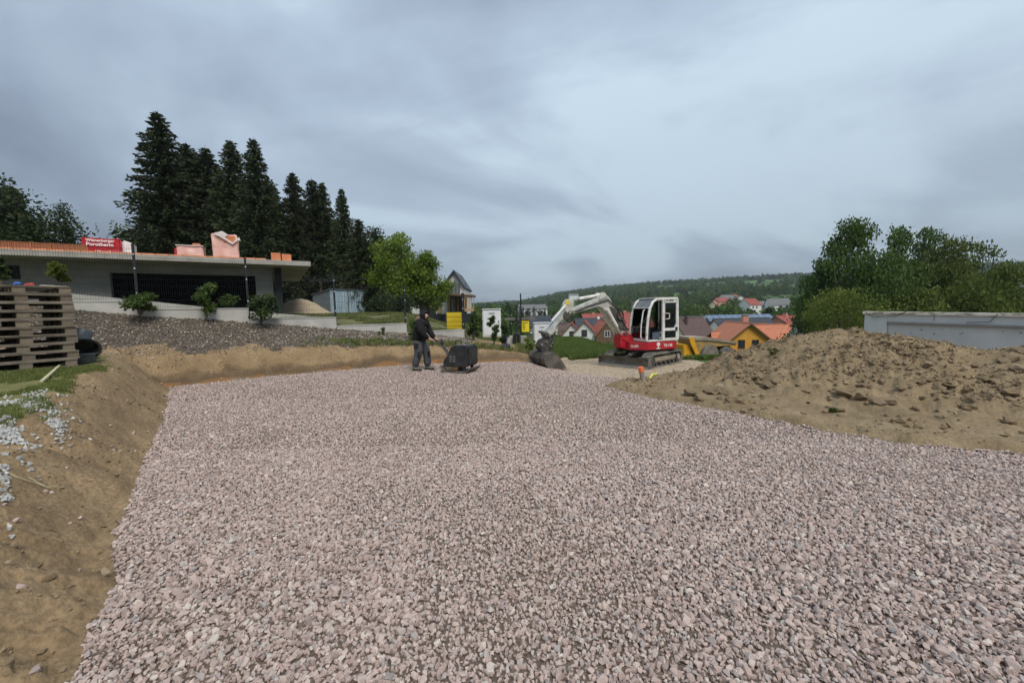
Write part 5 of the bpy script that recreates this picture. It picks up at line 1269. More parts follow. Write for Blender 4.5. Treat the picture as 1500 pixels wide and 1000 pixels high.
# lettering and emblem on the near side
yl = .9035
def side_text(nm, s, x, z, sz, m, parent, y=yl, rz=0.0): return text_obj(nm, s, sz, m, parent, (x, y, z), (PI / 2, 0, PI + rz), .003, True)
side_text('model_lettering', 'TB-138', -.12, .70, .13, M_WH, body)
em = MB().disc((.12, yl, .80), (0, 1, 0), .075, .008, 20).box((.12, yl, .70), (.05, .008, .10)).box((.12, yl, .645), (.16, .008, .035)).build('emblem', M_WH, body)
dv = Vector((.98 - .62, .42 - .88, 0)); ln = dv.length
text_obj('brand_lettering', 'OnEPAC', .115, M_WH, body, (.985 - .02, .42 + .025, .70), (PI / 2, 0, math.atan2(.46, -.36)), .003, True)
# swing bracket
XZ([(904, 508), (904, 492), (908, 487), (914, 486), (920, 490), (925, 497), (925, 509), (916, 511)], -.19, .19, 'swing_bracket', M_RD)
XZ([(906, 497), (908, 489), (915, 489), (915, 500)], -.22, -.192, 'bracket_cheek', M_RD); XZ([(906, 497), (908, 489), (915, 489), (915, 500)], .192, .22, 'bracket_cheek', M_RD)
MB().disc((EL(911, 489)[0], 0, EL(911, 489)[1]), (0, 1, 0), .06, .5, 12).build('pivot_pin', M_STD, EX, smooth=True)
# boom
boom = XZ([(908, 491), (916, 487), (911, 472), (903, 457), (895, 445), (890, 436), (883, 430), (877, 430.5), (872, 437), (837, 452), (834, 456), (838, 460), (846, 457), (874, 449), (880, 452), (886, 462), (897, 479)], -.125, .125, 'boom', M_BM, bevel=.02)
boom['label'] = 'grey white main boom'
XZ([(889, 448), (897, 452), (905, 466), (911, 482), (906, 484), (898, 468)], .127, .16, 'boom_plate', M_STD, boom)
side = EL(874, 444); text_obj('boom_lettering', 'TEREX', .13, mat('faded_red_print', (.42, .22, .2), (.46, .28, .26)), boom, (side[0] + .02, .130, side[1] - .02), (PI / 2, -.37, PI), .002, True) if False else None
XT([(879, 432), (848, 437.5)], .055, 'arm_cylinder', M_WH, 0.0); XT([(848, 437.5), (839, 439.5)], .038, 'arm_rod', M_CHR)
XZ([(874, 440), (876, 428.5), (882, 428.5), (886, 434)], -.17, -.127, 'cylinder_lug', M_BM); XZ([(874, 440), (876, 428.5), (882, 428.5), (886, 434)], .127, .17, 'cylinder_lug', M_BM)
for yy in (-.2, .2):
    XT([(884, 453), (899, 478)], .055, 'boom_cylinder', M_WH, yy); XT([(899, 478), (906, 490)], .034, 'boom_rod', M_CHR, yy)
# arm
arm = XZ([(838.5, 437), (829, 438.5), (825, 446), (824, 456), (814, 470), (801, 487), (804, 492), (808, 489), (820, 474), (828, 466), (835, 460), (838, 450)], -.11, .11, 'arm', M_BM, bevel=.015)
p = EL(829, 443); MB().disc((p[0], .115, p[1]), (0, 1, 0), .085, .012, 20).build('yellow_sticker', M_YPL, arm); MB().disc((p[0], .122, p[1]), (0, 1, 0), .035, .012, 14).build('sticker_hole', M_BM, arm)
XT([(825, 447), (805, 470)], .046, 'bucket_cylinder', M_WH, .0 if False else .17); XT([(806, 470), (795, 485)], .032, 'bucket_rod', M_CHR, .17)
for q in ([(825, 455), (822, 462), (826, 469), (833, 462)],): XZ(q, .112, .16, 'valve_block', M_STD)
for k, (pts, r) in enumerate([([(912, 484), (908, 470), (900, 455), (893, 445), (886, 438), (872, 443), (850, 451), (838, 456), (831, 455), (826, 462)], .016), ([(914, 482), (906, 462), (897, 448), (888, 440), (860, 449), (840, 457)], .014),
                                ([(833, 458), (836, 466), (829, 471), (823, 466), (818, 471), (812, 478)], .018), ([(830, 458), (834, 470), (826, 474), (816, 474)], .014), ([(905, 470), (909, 466), (912, 472), (908, 480), (914, 486)], .02), ([(903, 462), (907, 459), (910, 464), (906, 468), (910, 474), (917, 484)], .016)]):
    XT(pts, r, 'hose', M_HOSE, .17 - .02 * (k % 2), boom, 8)
p = EL(904, 462); MB().tube([(p[0] + .13 * math.cos(a), .19, p[1] + .16 * math.sin(a)) for a in np.linspace(0, 2 * PI, 17)], .022, 8).build('hose_loop', M_HOSE, boom, smooth=True)
# linkage and tilting coupler
for yy in (-.13, .13):
    XZ([(793, 486), (796, 483), (803, 497), (800, 501)], yy - .02, yy + .02, 'bucket_link', M_STD); XZ([(800, 488), (806, 490), (803, 503), (798, 508), (795, 503)], yy - .05, yy - .01, 'tipping_link', M_STD)
XZ([(790, 498), (798, 494), (805, 498), (807, 510), (803, 517), (792, 517), (786, 508)], -.16, .16, 'quick_coupler', M_STD, bevel=.02)
for pp in ((794, 486), (801, 491), (797, 500), (803, 506), (790, 504)):
    p = EL(*pp); MB().disc((p[0], 0, p[1]), (0, 1, 0), .045, .40, 12).build('pin', M_STL, EX, smooth=True)
for pp in ([(800, 490), (791, 494), (785, 502), (789, 509)], [(803, 492), (809, 496), (806, 506), (800, 512)], [(808, 488), (813, 492), (806, 494), (803, 500)]): XT(pp, .014, 'coupler_hose', M_HOSE, .2, n=6)
# wide ditching bucket
M_BKT = mat('bucket_steel', (0.06, 0.053, 0.044), (0.15, 0.13, 0.105), rough=.65, scale=4, metal=.2, bump=.3)
bz = gz(800, 535, 0).z
bx0 = 4.1; zb0 = tz(*(EC + eu * bx0).to_2d()) - EC.z - .04
prf = [(bx0 - .42, zb0 + .02), (bx0 - .1, zb0 - .0), (bx0 + .22, zb0 + .05), (bx0 + .36, zb0 + .20), (bx0 + .38, zb0 + .36), (bx0 + .30, zb0 + .50), (bx0 + .10, zb0 + .56), (bx0 - .02, zb0 + .56)]
th = prf + [(a - .02 - .01 * (i < 3), b + (.025 if i < 3 else -.02)) for i, (a, b) in enumerate(prf)][::-1]
bk = MB().prism(th, lambda a, b, t: (a, t, b), -.62, .62).build('bucket', M_BKT, EX, bevel=0); bk['label'] = 'wide worn steel ditching bucket'
for s in (-1, 1): MB().prism(prf[:-1] + [(bx0 - .06, zb0 + .54), (bx0 - .30, zb0 + .22)], lambda a, b, t: (a, t, b), s * .62 - .012, s * .62 + .012).build('side_plate', M_BKT, bk)
for yy in (-.2, -.07, .07, .2): MB().prism([(a + .025, b + .0) for a, b in prf[2:7]] + [(a + .06, b + .02) for a, b in prf[2:7]][::-1], lambda a, b, t: (a, t, b), yy - .03, yy + .03).build('rib', M_STD, bk)
for yy in (-.14, .14): MB().prism([(bx0 - .02, zb0 + .54), (bx0 + .22, zb0 + .52), (bx0 + .16, zb0 + .76), (bx0 + .02, zb0 + .76)], lambda a, b, t: (a, t, b), yy - .015, yy + .015).build('hanger_plate', M_STD, bk)
MB().box((bx0 - .46, 0, zb0 + .02), (.14, 1.26, .025)).build('cutting_edge', MATS['shiny_edge'], bk)
# cab
yn, yf = .885, -.06; zc0 = .90
def post(p, q, w_, nm='pillar', m=M_WH, parent=EX, h=None): return MB().bar(p, q, w_, h or w_).build(nm, m, parent, bevel=.012)
cabf = MB().box((-.10, (yn + yf) / 2, .925), (1.42, yn - yf, .06)).build('cab_sill', M_WH, EX, bevel=.015)
prof_front = [(.60, .93), (.585, 1.35), (.54, 1.75), (.46, 2.08), (.34, 2.29), (.16, 2.385)]
for yy in (yn - .03, yf + .03): MB().tube([(a, yy, b) for a, b in prof_front], [.045] * 6, 8).build('front_pillar', M_WH, EX, smooth=True)
for yy in (yn - .03, yf + .03):
    post((.18, yy, 2.38), (-.74, yy, 2.40), .075, 'roof_rail'); post((-.76, yy, 2.40), (-.80, yy, .93), .075, 'rear_pillar')
post((-.12, yn - .03, .93), (-.10, yn - .03, 2.38), .075, 'door_pillar')
MB().box((-.45, yn - .03, 1.305), (.66, .06, .10)).build('side_panel', M_WH, EX, bevel=.01)
MB().prism([(-.70, 1.30), (-.76, 1.30), (-.76, 1.62), (-.72, 1.52), (-.62, 1.36)], lambda a, b, t: (a, t, b), yn - .06, yn - .002).build('corner_plate', M_WH, EX)
MB().box((-.45, yn - .03, .975), (.66, .06, .05)).build('side_panel', M_WH, EX)
for x, w_ in ((-.17, .04), (-.73, .06)): MB().box((x, yn - .028, 1.64), (w_, .055, 1.40)).build('window_frame', M_WH, EX, bevel=.008)
MB().box((-.45, yn - .028, 2.30), (.60, .055, .10)).build('header', M_WH, EX, bevel=.008)
side_text('cab_lettering', 'TB 138 FR', -.20, 2.30, .085, M_BLK, EX, yn + .002)
MB().box((-.74, (yn + yf) / 2, 1.65), (.03, yn - yf - .12, 1.4)).build('rear_window', M_GLS, EX)
MB().box((-.75, (yn + yf) / 2, 1.10), (.06, yn - yf - .08, .34)).build('rear_panel', M_WH, EX)
flat([(.24, yf), (.24, yn), (-.80, yn), (-.80, yf)], 2.40, 2.445, 'cab_roof', M_WH, bevel=.02)
rf = [(.60, 0), (.585, 0)]
MB().add([(.20, yf + .06, 2.405), (.20, yn - .06, 2.405), (.47, yn - .06, 2.10), (.47, yf + .06, 2.10), (.20, yf + .06, 2.38), (.20, yn - .06, 2.38), (.44, yn - .06, 2.10), (.44, yf + .06, 2.10)], [(0, 1, 2, 3), (7, 6, 5, 4), (0, 4, 5, 1), (1, 5, 6, 2), (2, 6, 7, 3), (3, 7, 4, 0)]).build('roof_visor', mat('grey_visor', (.10, .105, .105), (.15, .155, .155), rough=.4), EX)
MB().bar((.50, yf + .03, 2.09), (.50, yn - .03, 2.09), .05, .05).build('front_header', M_WH, EX)
MB().bar((.60, yf + .03, .95), (.60, yn - .03, .95), .06, .09).build('front_sill', M_WH, EX)
MB().bar((.60, yf + .03, 1.40), (.60, yn - .03, 1.40), .02, .025).build('glazing_bar', M_DGR, EX)
def pane(pts, nm='window_pane', m=M_GLS): return MB().add([*pts, *[(a - .008, b, c) for a, b, c in pts]], [(0, 1, 2, 3), (7, 6, 5, 4), (0, 4, 5, 1), (1, 5, 6, 2), (2, 6, 7, 3), (3, 7, 4, 0)]).build(nm, m, EX)
ya, yb = yf + .06, yn - .06
pane([(.585, ya, 1.42), (.585, yb, 1.42), (.49, yb, 2.06), (.49, ya, 2.06)]); pane([(.60, ya, 1.0), (.60, yb, 1.0), (.59, yb, 1.38), (.59, ya, 1.38)])
for (x0, x1, z0, z1) in ((-.70, -.19, 1.36, 2.25), (-.70, -.19, 1.0, 1.255)):
    MB().box(((x0 + x1) / 2, yn - .03, (z0 + z1) / 2), (x1 - x0, .008, z1 - z0)).build('window_pane', M_GLS, EX)
MB().box((.20, yf + .03, 1.65), (.68, .008, 1.35)).build('window_pane', M_GLS, EX)
MB().box((-.42, yf + .03, 1.65), (.56, .008, 1.35)).build('window_pane', M_GLS, EX)
post((-.14, yf + .03, .93), (-.14, yf + .03, 2.38), .05, 'far_pillar')
# door edge rim, handles
MB().tube([(.53, yn + .02, .98), (.53, yn + .035, 1.40), (.47, yn + .02, 1.86)], .016, 8).build('door_seal', M_DGR, EX, smooth=True)
MB().tube([(.66, yn - .20, 1.02), (.70, yn - .22, 1.06), (.68, yn - .22, 1.5), (.61, yn - .2, 1.98), (.56, yn - .18, 2.02)], .022, 8).build('grab_handle', M_WH, EX, smooth=True)
MB().tube([(-.20, yn + .01, 1.68), (-.20, yn + .06, 1.68), (-.32, yn + .06, 1.69), (-.33, yn + .06, 1.87), (-.20, yn + .06, 1.88), (-.20, yn + .01, 1.88)], .018, 8).build('door_handle', M_WH, EX, smooth=True)
MB().tube([(.08, yn + .0, 1.02), (.08, yn + .05, 1.02), (.0, yn + .05, 1.03), (-.0, yn + .05, 1.22), (.08, yn + .05, 1.22)], .016, 8).build('step_handle', M_WH, EX, smooth=True)
MB().box((-.70, yn + .006, 1.32), (.09, .03, .13)).build('door_lock', M_BLK, EX)
# inside
flat([(.5, yf + .05), (.5, yn - .05), (-.7, yn - .05), (-.7, yf + .05)], .93, .97, 'cab_floor', M_DGR)
MB().box((-.35, .42, 1.18), (.46, .46, .12)).build('seat', M_DGR, EX, bevel=.03)
MB().box((-.58, .42, 1.50), (.12, .44, .62), 0, 0, -.12).build('backrest', mat('seat_fabric', (.06, .06, .065), (.10, .10, .105)), EX, bevel=.04)
MB().box((-.35, .42, 1.05), (.40, .44, .16)).build('seat_base', M_DGR, EX)
for yy in (.12, .72): MB().box((-.22, yy, 1.24), (.36, .12, .24)).build('armrest_console', M_DGR, EX, bevel=.02); MB().tube([(-.06, yy, 1.36), (-.03, yy, 1.56)], [.012, .026], 8).build('joystick', M_BLK, EX)
for yy in (.34, .48): MB().tube([(.34, yy, .97), (.30, yy, 1.35)], .012, 6).build('travel_lever', M_BLK, EX)
MB().box((.12, yn - .09, 1.10), (.36, .02, .24)).build('lower_guard', mat('blue_grey_guard', (.06, .075, .10), (.09, .11, .14), rough=.4), EX)
MB().tube([(.62, yn + .0, 1.16), (.70, yn + .05, 1.14)], .012, 6).build('mirror_arm', M_BLK, EX)

# ------------------------------------------------------------------ yellow tracked/wheeled dumper behind
M_YM = mat('machine_yellow', (0.60, 0.29, 0.012), (0.72, 0.38, 0.02), rough=.5, scale=4)
M_DMP = mat('muddy_yellow', (0.24, 0.17, 0.08), (0.42, 0.27, 0.08), rough=.9, scale=3, bump=.3)
Yd = 19.5
dc = at(1028, 525, Yd); DM = empty('site_dumper', (dc.x, Yd, tz(dc.x, Yd)), .05, label='yellow site dumper with mud covered skip behind the excavator track', cat='dumper')
def D_(px, py): q = at(px, py, Yd); return (q.x - dc.x, q.z - DM.location.z)
def dp(pts, y0, y1, nm, m, **k): return MB().prism([D_(*q) for q in pts], lambda a, b, t: (a, t, b), y0, y1).build(nm, m, DM, **k)
dp([(1001, 495), (1024, 495), (1066, 500), (1066, 504), (1036, 506), (1024, 518), (1008, 517)], -.75, .75, 'skip', M_DMP, bevel=.02)
dp([(1000, 493), (1026, 492.5), (1067, 499), (1067, 502), (1024, 497), (1000, 497)], -.80, .80, 'skip_rim', M_MUD, bevel=.01)
dp([(996, 493), (1003, 492), (1005, 500), (1010, 515), (1006, 517), (999, 502)], -.86, -.76, 'tipping_arm', M_YM)
dp([(990, 503), (998, 503), (1006, 520), (1004, 524), (990, 524)], -.7, .7, 'chassis_front', M_YM, bevel=.03)
dp([(1004, 518), (1060, 513), (1062, 521), (1008, 525)], -.5, .5, 'chassis', M_STD)
dp([(1048, 506), (1062, 503), (1060, 514), (1046, 517)], -.55, .55, 'rear_body', M_DMP, bevel=.02)
for px, r in ((1026, .42), (1052, .36)):
    for yy in (-.75, .75):
        p = D_(px, 523); w_ = MB().disc((p[0], yy, r), (0, 1, 0), r, .32, 24).build('wheel', M_RUB, DM, smooth=True, bevel=.03); MB().disc((p[0], yy - .02 * (1 if yy > 0 else -1) + (-.15 if yy < 0 else .15), r), (0, 1, 0), r * .5, .06, 16).build('rim', M_MUD, w_, smooth=True)

# ------------------------------------------------------------------ long grey container body behind the mound
c0, c1 = at(1268, 456, 12), at(1500, 459, 9.3); cv = (c1 - c0); cv.z = 0; crz = math.atan2(cv.y, cv.x); cL = 5.6
M_CG = mat('pale_grey_paint', (0.44, 0.46, 0.46), (0.54, 0.56, 0.56), rough=.55, scale=1.3, bump=.1, bscale=12)
M_CGW = mat('chipped_cream', (0.26, 0.22, 0.16), (0.70, 0.66, 0.58), rough=.8, scale=7, lo=.40, hi=.52, stretch=(.5, 1, 2))
CT = empty('steel_container', (c0.x, c0.y, tz(c0.x, c0.y) - .2), crz, label='long pale grey steel container side with chipped cream top rail behind the dirt mound', cat='container')
ch = c0.z - CT.location.z; sl_ = (c1.z - c0.z) / cv.length
def cz(x): return ch + sl_ * x
def cwall(x0, x1, y0, y1, z0f, z1f, nm, m, **k):
    return MB().add([(x0, y0, z0f(x0)), (x1, y0, z0f(x1)), (x1, y1, z0f(x1)), (x0, y1, z0f(x0)), (x0, y0, z1f(x0)), (x1, y0, z1f(x1)), (x1, y1, z1f(x1)), (x0, y1, z1f(x0))], [(0, 3, 2, 1), (4, 5, 6, 7), (0, 1, 5, 4), (1, 2, 6, 5), (2, 3, 7, 6), (3, 0, 4, 7)]).build(nm, m, CT, **k)
Z0 = lambda x: 0.0
cwall(0.0, cL, .06, .10, Z0, lambda x: cz(x) - .08, 'side_sheet', M_CG)
cwall(-.02, .52, .0, .058, Z0, lambda x: cz(x) - .08, 'corner_frame', M_CG, bevel=.006)
cwall(.522, cL, .0, .058, lambda x: cz(x) - .30, lambda x: cz(x) - .08, 'upper_rail', M_CG, bevel=.006)
cwall(.522, cL, -.035, -.002, lambda x: cz(x) - .335, lambda x: cz(x) - .285, 'ledge', mat('ledge_dark_grey', (.20, .20, .21), (.26, .26, .27), rough=.6), bevel=.004)  # ledge in a darker grey than the upper rail
cwall(-.06, cL, -.05, .16, lambda x: cz(x) - .08, lambda x: cz(x), 'top_rail', M_CGW, bevel=.008)
cwall(-.02, .06, .10, 2.3, Z0, lambda x: cz(x) - .05, 'end_sheet', M_CG)
cwall(-.02, cL, 2.3, 2.36, Z0, lambda x: cz(x) - .1, 'far_sheet', M_CG)
cwall(.06, cL, .10, 2.3, lambda x: cz(x) - .40, lambda x: cz(x) - .34, 'load_floor', M_MUD)
MB().tube([(.02, -.06, cz(.02) - .02), (.2, -.07, cz(.2) - .16), (.7, -.07, cz(.7) - .13), (.95, -.06, cz(.95) + .02)], .009, 6).build('tie_wire', M_STD, CT)
MB().tube([(2.1, -.045, cz(2.1) - .25), (2.5, -.045, cz(2.5) - .22), (2.62, -.055, cz(2.62) - .02)], .008, 6).build('tie_wire', M_STD, CT)
MB().box((1.25, .03, 0.06), (.0201, .001, .001)).build('bolt', M_STD, CT) if False else None
for _ in range(9):
    x = random.uniform(.7, 5); MB().box((x, .057, cz(x) - random.uniform(.4, .62)), (random.uniform(.02, .05), .004, random.uniform(.015, .03)), 0, 0, random.uniform(-1, 1)).build('scrape', M_STL, CT)
for x in (1.5, 3.6): MB().box((x, -.004, cz(x) - .16), (.012, .006, .14)).build('seam', M_STL, CT)

# ------------------------------------------------------------------ pallets and tubs on the left
M_PW = mat('pallet_wood', (0.105, 0.088, 0.066), (0.21, 0.178, 0.135), rough=.9, scale=3, stretch=(1, 6, 6), rnd=.22, bump=.3)
M_PB = mat('pallet_block_wood', (0.115, 0.093, 0.065), (0.19, 0.155, 0.11), rough=.95, scale=8, rnd=.2)
P0 = Vector((xat(108, 7.25), 7.25, 0)); prz = math.radians(58) 
pdir = Vector((math.cos(prz), math.sin(prz), 0))
bd = MB().box((0, 0, 0), (1.2, .12, .022)).build('top_board', M_PW, link=False); bd2 = MB().box((0, 0, 0), (.145, .8, .022)).build('cross_board', M_PW, link=False); bk_ = MB().box((0, 0, 0), (.145, .10, .078)).build('block', M_PB, link=False)
bd3 = MB().box((0, 0, 0), (1.2, .10, .022)).build('bottom_board', M_PW, link=False)
PAL = ['topmost pallet of the stack, carrying blue and red scraps', 'second pallet from the top of the stack', 'third pallet from the top of the stack', 'fourth pallet from the top of the stack', 'fifth pallet from the top, upper middle of the stack', 'sixth pallet from the top, lower middle of the stack', 'fourth pallet from the bottom of the stack', 'third pallet from the bottom of the stack', 'second pallet from the bottom of the stack', 'lowest pallet of the stack, standing on the grass']
zp = tz(P0.x - .2, P0.y - .6) + .02
pcen = P0 - pdir * .6 + Vector((-math.sin(prz), math.cos(prz), 0)) * .4
for i in range(10):
    jit = Vector((random.uniform(-.025, .025), random.uniform(-.03, .03), 0))
    e = empty('wooden_pallet', pcen + jit + Vector((0, 0, zp + i * .146)), prz + random.uniform(-.02, .02), label='weathered grey wooden pallet, ' + PAL[9 - i], cat='pallet', group='stacked wooden pallets')
    def put(src, x, y, z):
        c = src.copy(); COL.objects.link(c); c.parent = e; c.location = (x + random.uniform(-.006, .006), y + random.uniform(-.004, .004), z)
    for yy in (-.35, -.17, 0, .17, .35): put(bd, 0, yy, .133)
    for xx in (-.527, 0, .527): put(bd2, xx, 0, .111)
    for xx in (-.527, 0, .527):
        for yy in (-.35, 0, .35): put(bk_, xx, yy, .061)
    for yy in (-.35, 0, .35): put(bd3, 0, yy, .011)
for i in range(10):  # rear stack added so the gaps in the front stack turn dark
    e = empty('wooden_pallet', pcen + Vector((-math.sin(prz), math.cos(prz), 0)) * .86 + Vector((random.uniform(-.03, .03), random.uniform(-.03, .03), zp + i * .146)), prz, label='weathered pallet of the rear stack added to darken the gaps, ' + ['resting on the grass', 'second from its bottom', 'third from its bottom', 'fourth from its bottom', 'fifth from its bottom', 'fifth from its top', 'fourth from its top', 'third from its top', 'second from its top', 'its topmost one'][i], cat='pallet', group='pallets of the added rear stack')
    for yy in (-.35, -.17, 0, .17, .35): put(bd, 0, yy, .133)
    for xx in (-.527, 0, .527): put(bd2, xx, 0, .111)
    for xx in (-.527, 0, .527):
        for yy in (-.35, 0, .35): put(bk_, xx, yy, .061)
    for yy in (-.35, 0, .35): put(bd3, 0, yy, .011)
topz = zp + 9 * .146 + .146
def on_top(x, y): return pcen + pdir * x + Vector((-math.sin(prz), math.cos(prz), 0)) * y + Vector((0, 0, topz))
def lump(name, loc, sz, m, label, cat, seed):
    bm = bmesh.new(); bmesh.ops.create_icosphere(bm, subdivisions=3, radius=.5)
    for v in bm.verts:
        d = v.co.normalized(); k_ = 1 + .5 * float(vn(d.x * 2.3 + seed, d.y * 2.3 + d.z * 1.7, seed)) + .3 * float(vn(d.x * 5 + seed, d.z * 5, seed)); v.co = Vector((d.x * sz[0], d.y * sz[1], max(d.z, -.25) * sz[2])) * .5 * k_
    me = bpy.data.meshes.new(name); bm.to_mesh(me); bm.free(); me.materials.append(m); me.shade_smooth()
    o = bpy.data.objects.new(name, me); COL.objects.link(o); o.location = loc; return tag(o, label=label, cat=cat)
lump('blue_glove', on_top(.0, -.3) + Vector((0, 0, .02)), (.12, .09, .08), mat('blue_knit', (.02, .07, .28), (.05, .12, .38)), 'crumpled blue work glove on the topmost pallet', 'glove', 3)
lump('red_bag', on_top(.13, -.3) + Vector((0, 0, .01)), (.15, .09, .07), mat('red_plastic', (.35, .03, .03), (.45, .06, .05)), 'crumpled red plastic bag beside the blue glove on the pallets', 'bag', 4)
for i, (a, b) in enumerate([(-.30, -.33), (.32, -.34), (.5, -.2)]):
    MB().box((0, 0, .008), (.16, .05, .016), prz + .2 * i).build('wood_chip', mat('fresh_wood', (.45, .40, .32), (.55, .50, .40)), None, label=['pale wood offcut on the pallet top left of the glove', 'pale wood offcut on the pallet top right of the red bag', 'small pale offcut near the right corner of the pallet top'][i], cat='offcut').location = on_top(a, b)
# black tubs
M_TUB = mat('black_plastic_tub', (0.020, 0.022, 0.022), (0.045, 0.048, 0.050), rough=.45, scale=3); M_TUG = mat('grey_plastic_tub', (0.075, 0.095, 0.105), (0.11, 0.13, 0.14), rough=.45, scale=3)
def tub(name, r0, r1, h, m, label, ov=1.0, n=28):
    v, f = [], []; pr_ = [(0, .0), (r0 * .9, 0), (r0, .02), (r1, h), (r1 + .035, h + .0), (r1 + .035, h - .02), (r1 - .012, h - .02), (r0 - .02, .03), (0, .03)]
    for (r, z) in pr_:
        for k in range(n): a = 2 * PI * k / n; v.append((r * math.cos(a), r * ov * math.sin(a), z))
    for i in range(len(pr_) - 1):
        for k in range(n): f.append((i * n + k, i * n + (k + 1) % n, (i + 1) * n + (k + 1) % n, (i + 1) * n + k))
    return MB().add(v, f).build(name, m, None, smooth=True, label=label, cat='tub', recalc=False)
c = at(119, 515, 7.75); zc_ = tz(c.x, c.y)
o = tub('plastic_tub', .19, .23, .20, M_TUG, 'dark grey round plastic tub standing on the grass right of the pallets'); o.location = (c.x, c.y, zc_)
o = tub('plastic_tub', .15, .20, .20, M_TUB, 'black plastic tub tipped on its side on top of the grey tub'); o.location = (c.x + .02, c.y + .06, zc_ + .36); o.rotation_euler = (.25, 2.0, -.5)
o = tub('plastic_tub', .13, .16, .22, M_TUG, 'blue-grey plastic pot leaning upside down behind the tipped tub'); o.location = (c.x - .14, c.y + .25, zc_ + .66); o.rotation_euler = (2.75, .25, 0)
# stake, edging strip, straw
a, b = gz(62, 570, .74), gz(103, 541, .72)
st_ = MB().bar((a.x, a.y, tz(a.x, a.y) + .05), (b.x, b.y, tz(b.x, b.y) + .08), .035, .03).build('wooden_stake', mat('pale_stake', (.42, .38, .22), (.52, .48, .30)), None, label='pale wooden stake lying on the grass in front of the pallets', cat='stake')
a, b = gz(66, 544, .74), gz(136, 542, .74); zz_ = max(tz(a.x, a.y), tz(b.x, b.y))
ed = empty('lawn_edging', (a.x, a.y, zz_ + .0), math.atan2(b.y - a.y, b.x - a.x), label='black perforated plastic lawn edging strip lying across the grass', cat='edging strip')
Le = (b - a).length; MB().box((Le / 2, 0, .035), (Le, .012, .012)).build('top_bar', M_TUB, ed)
MB().box((Le / 2, 0, .0), (Le, .012, .012)).build('bottom_bar', M_TUB, ed)
for k in range(int(Le / .06)): MB().box((.03 + k * .06, 0, .0175), (.014, .01, .024)).build('rib', M_TUB, ed)
pts = [hit(a, b, 1.2, 8) for a, b in ((1, 690), (25, 702), (50, 710), (72, 718), (86, 716))]
M_STR = mat('dry_straw', (.42, .36, .20), (.52, .46, .28))
MB().tube([(p.x, p.y, tz(p.x, p.y) + .015) for p in pts], .004, 5).build('straw_stalk', M_STR, None, label='long dry straw stalk lying across the bare soil at the left edge', cat='straw')
MB().tube([(p.x + .02, p.y + .015, tz(p.x, p.y) + .022) for p in [hit(35, 704, 1.2, 8), hit(60, 717, 1.2, 8), hit(86, 719, 1.2, 8)]], .003, 5).build('straw_stalk', M_STR, None, label='short straw stalk branching off beside the long one', cat='straw')
# marker post and yellow strap right of the pad
p = hit(943, 557, 7, 14); q = MB().tube([(0, 0, -.1), (-.05, .0, .20)], .055, 10); mk = q.build('marker_stake', M_MUD, None, smooth=True, label='short round stake with bright orange painted top at the mound tip', cat='stake'); mk.location = p
MB().tube([(-.05, 0, .20), (-.075, 0, .30)], [.058, .056], 10).build('orange_top', mat('orange_paint', (.75, .13, .04), (.82, .18, .06)), mk, smooth=True)
p = hit(952, 555, 7, 14); p2 = hit(962, 549, 7, 14); MB().tube([p + Vector((0, 0, .02)), (p + p2) / 2 + Vector((-.03, 0, .06)), p2 + Vector((0, 0, .03))], .02, 6).build('yellow_strap', mat('lime_strap', (.62, .66, .06), (.70, .74, .1)), None, label='yellow strap end sticking out of the soil behind the orange stake', cat='strap')
p = hit(1242, 628, 4, 8) ; 
for px, py, w_, h_, lab in ((1136, 519, 22, 10, 'small weed tuft on the mound crest above a stone'), (1225, 603, 20, 6, 'small dark weed tuft near the foot of the mound')):
    pp = hit(px, py, 4, 13); bush('weed_tuft', px, py, w_, h_, pp.y, M_OLV, lab, leaves=320, size=.035, nb=5, z=pp.z, cat='weed', flat=.7)
# ------------------------------------------------------------------ plate compactor
M_CB = mat('dusty_black_hood', (0.011, 0.0115, 0.012), (0.034, 0.034, 0.033), rough=.65, scale=4, bump=.15)
M_CBR = mat('rusty_engine_base', (0.12, 0.07, 0.03), (0.20, 0.13, 0.06), rough=.9, scale=6, bump=.3)
pc = gz(671, 548, 0); pc = Vector((pc.x, 11.35, tz(pc.x, 11.35) + .03)); crz_ = -.42
PCM = empty('plate_compactor', pc, crz_, label='dusty black reversible plate compactor pushed over the gravel by the worker', cat='plate compactor')
base = [(-.50, .16), (-.42, .05), (-.30, .0), (.34, .0), (.46, .06), (.52, .13)]
MB().prism(base + [(a, b + .03) for a, b in base[::-1]], lambda a, b, t: (a, t, b), -.31, .31).build('base_plate', M_STL, PCM, bevel=.006)
hood = [(-.40, .20), (-.38, .34), (-.30, .40), (-.22, .50), (-.14, .70), (-.02, .765), (.38, .765), (.43, .72), (.44, .22), (.36, .16), (-.30, .16)]
hd = MB().prism(hood, lambda a, b, t: (a, t, b), -.28, .28).build('hood', M_CB, PCM, bevel=.02)
MB().box((.455, 0, .47), (.03, .50, .50)).build('front_guard', M_CB, hd, bevel=.012)
for i in range(6): MB().box((.474, -.20 + i * .08, .47), (.014, .018, .44)).build('guard_rib', M_STD, hd)
for i in range(6):
    for j in range(2): MB().box((-.12 + j * .11, -.283, .30 + i * .032), (.085, .012, .012), 0, .4).build('louvre', mat('louvre_grey', (.16, .16, .15), (.22, .22, .21)), hd)
MB().prism([(-.38, .08), (-.34, .20), (.05, .22), (.12, .15), (.05, .05), (-.30, .04)], lambda a, b, t: (a, t, b), -.26, .26).build('engine_base', M_CBR, PCM, bevel=.015)
for x in (-.22, .28):
    for y in (-.22, .22): MB().disc((x, y, .10), (0, 0, 1), .05, .12, 12).build('rubber_mount', M_BLK, PCM, smooth=True)
MB().disc((-.22, -.275, .10), (0, 1, 0), .05, .03, 14).build('drain_cap', M_STL, PCM, smooth=True)
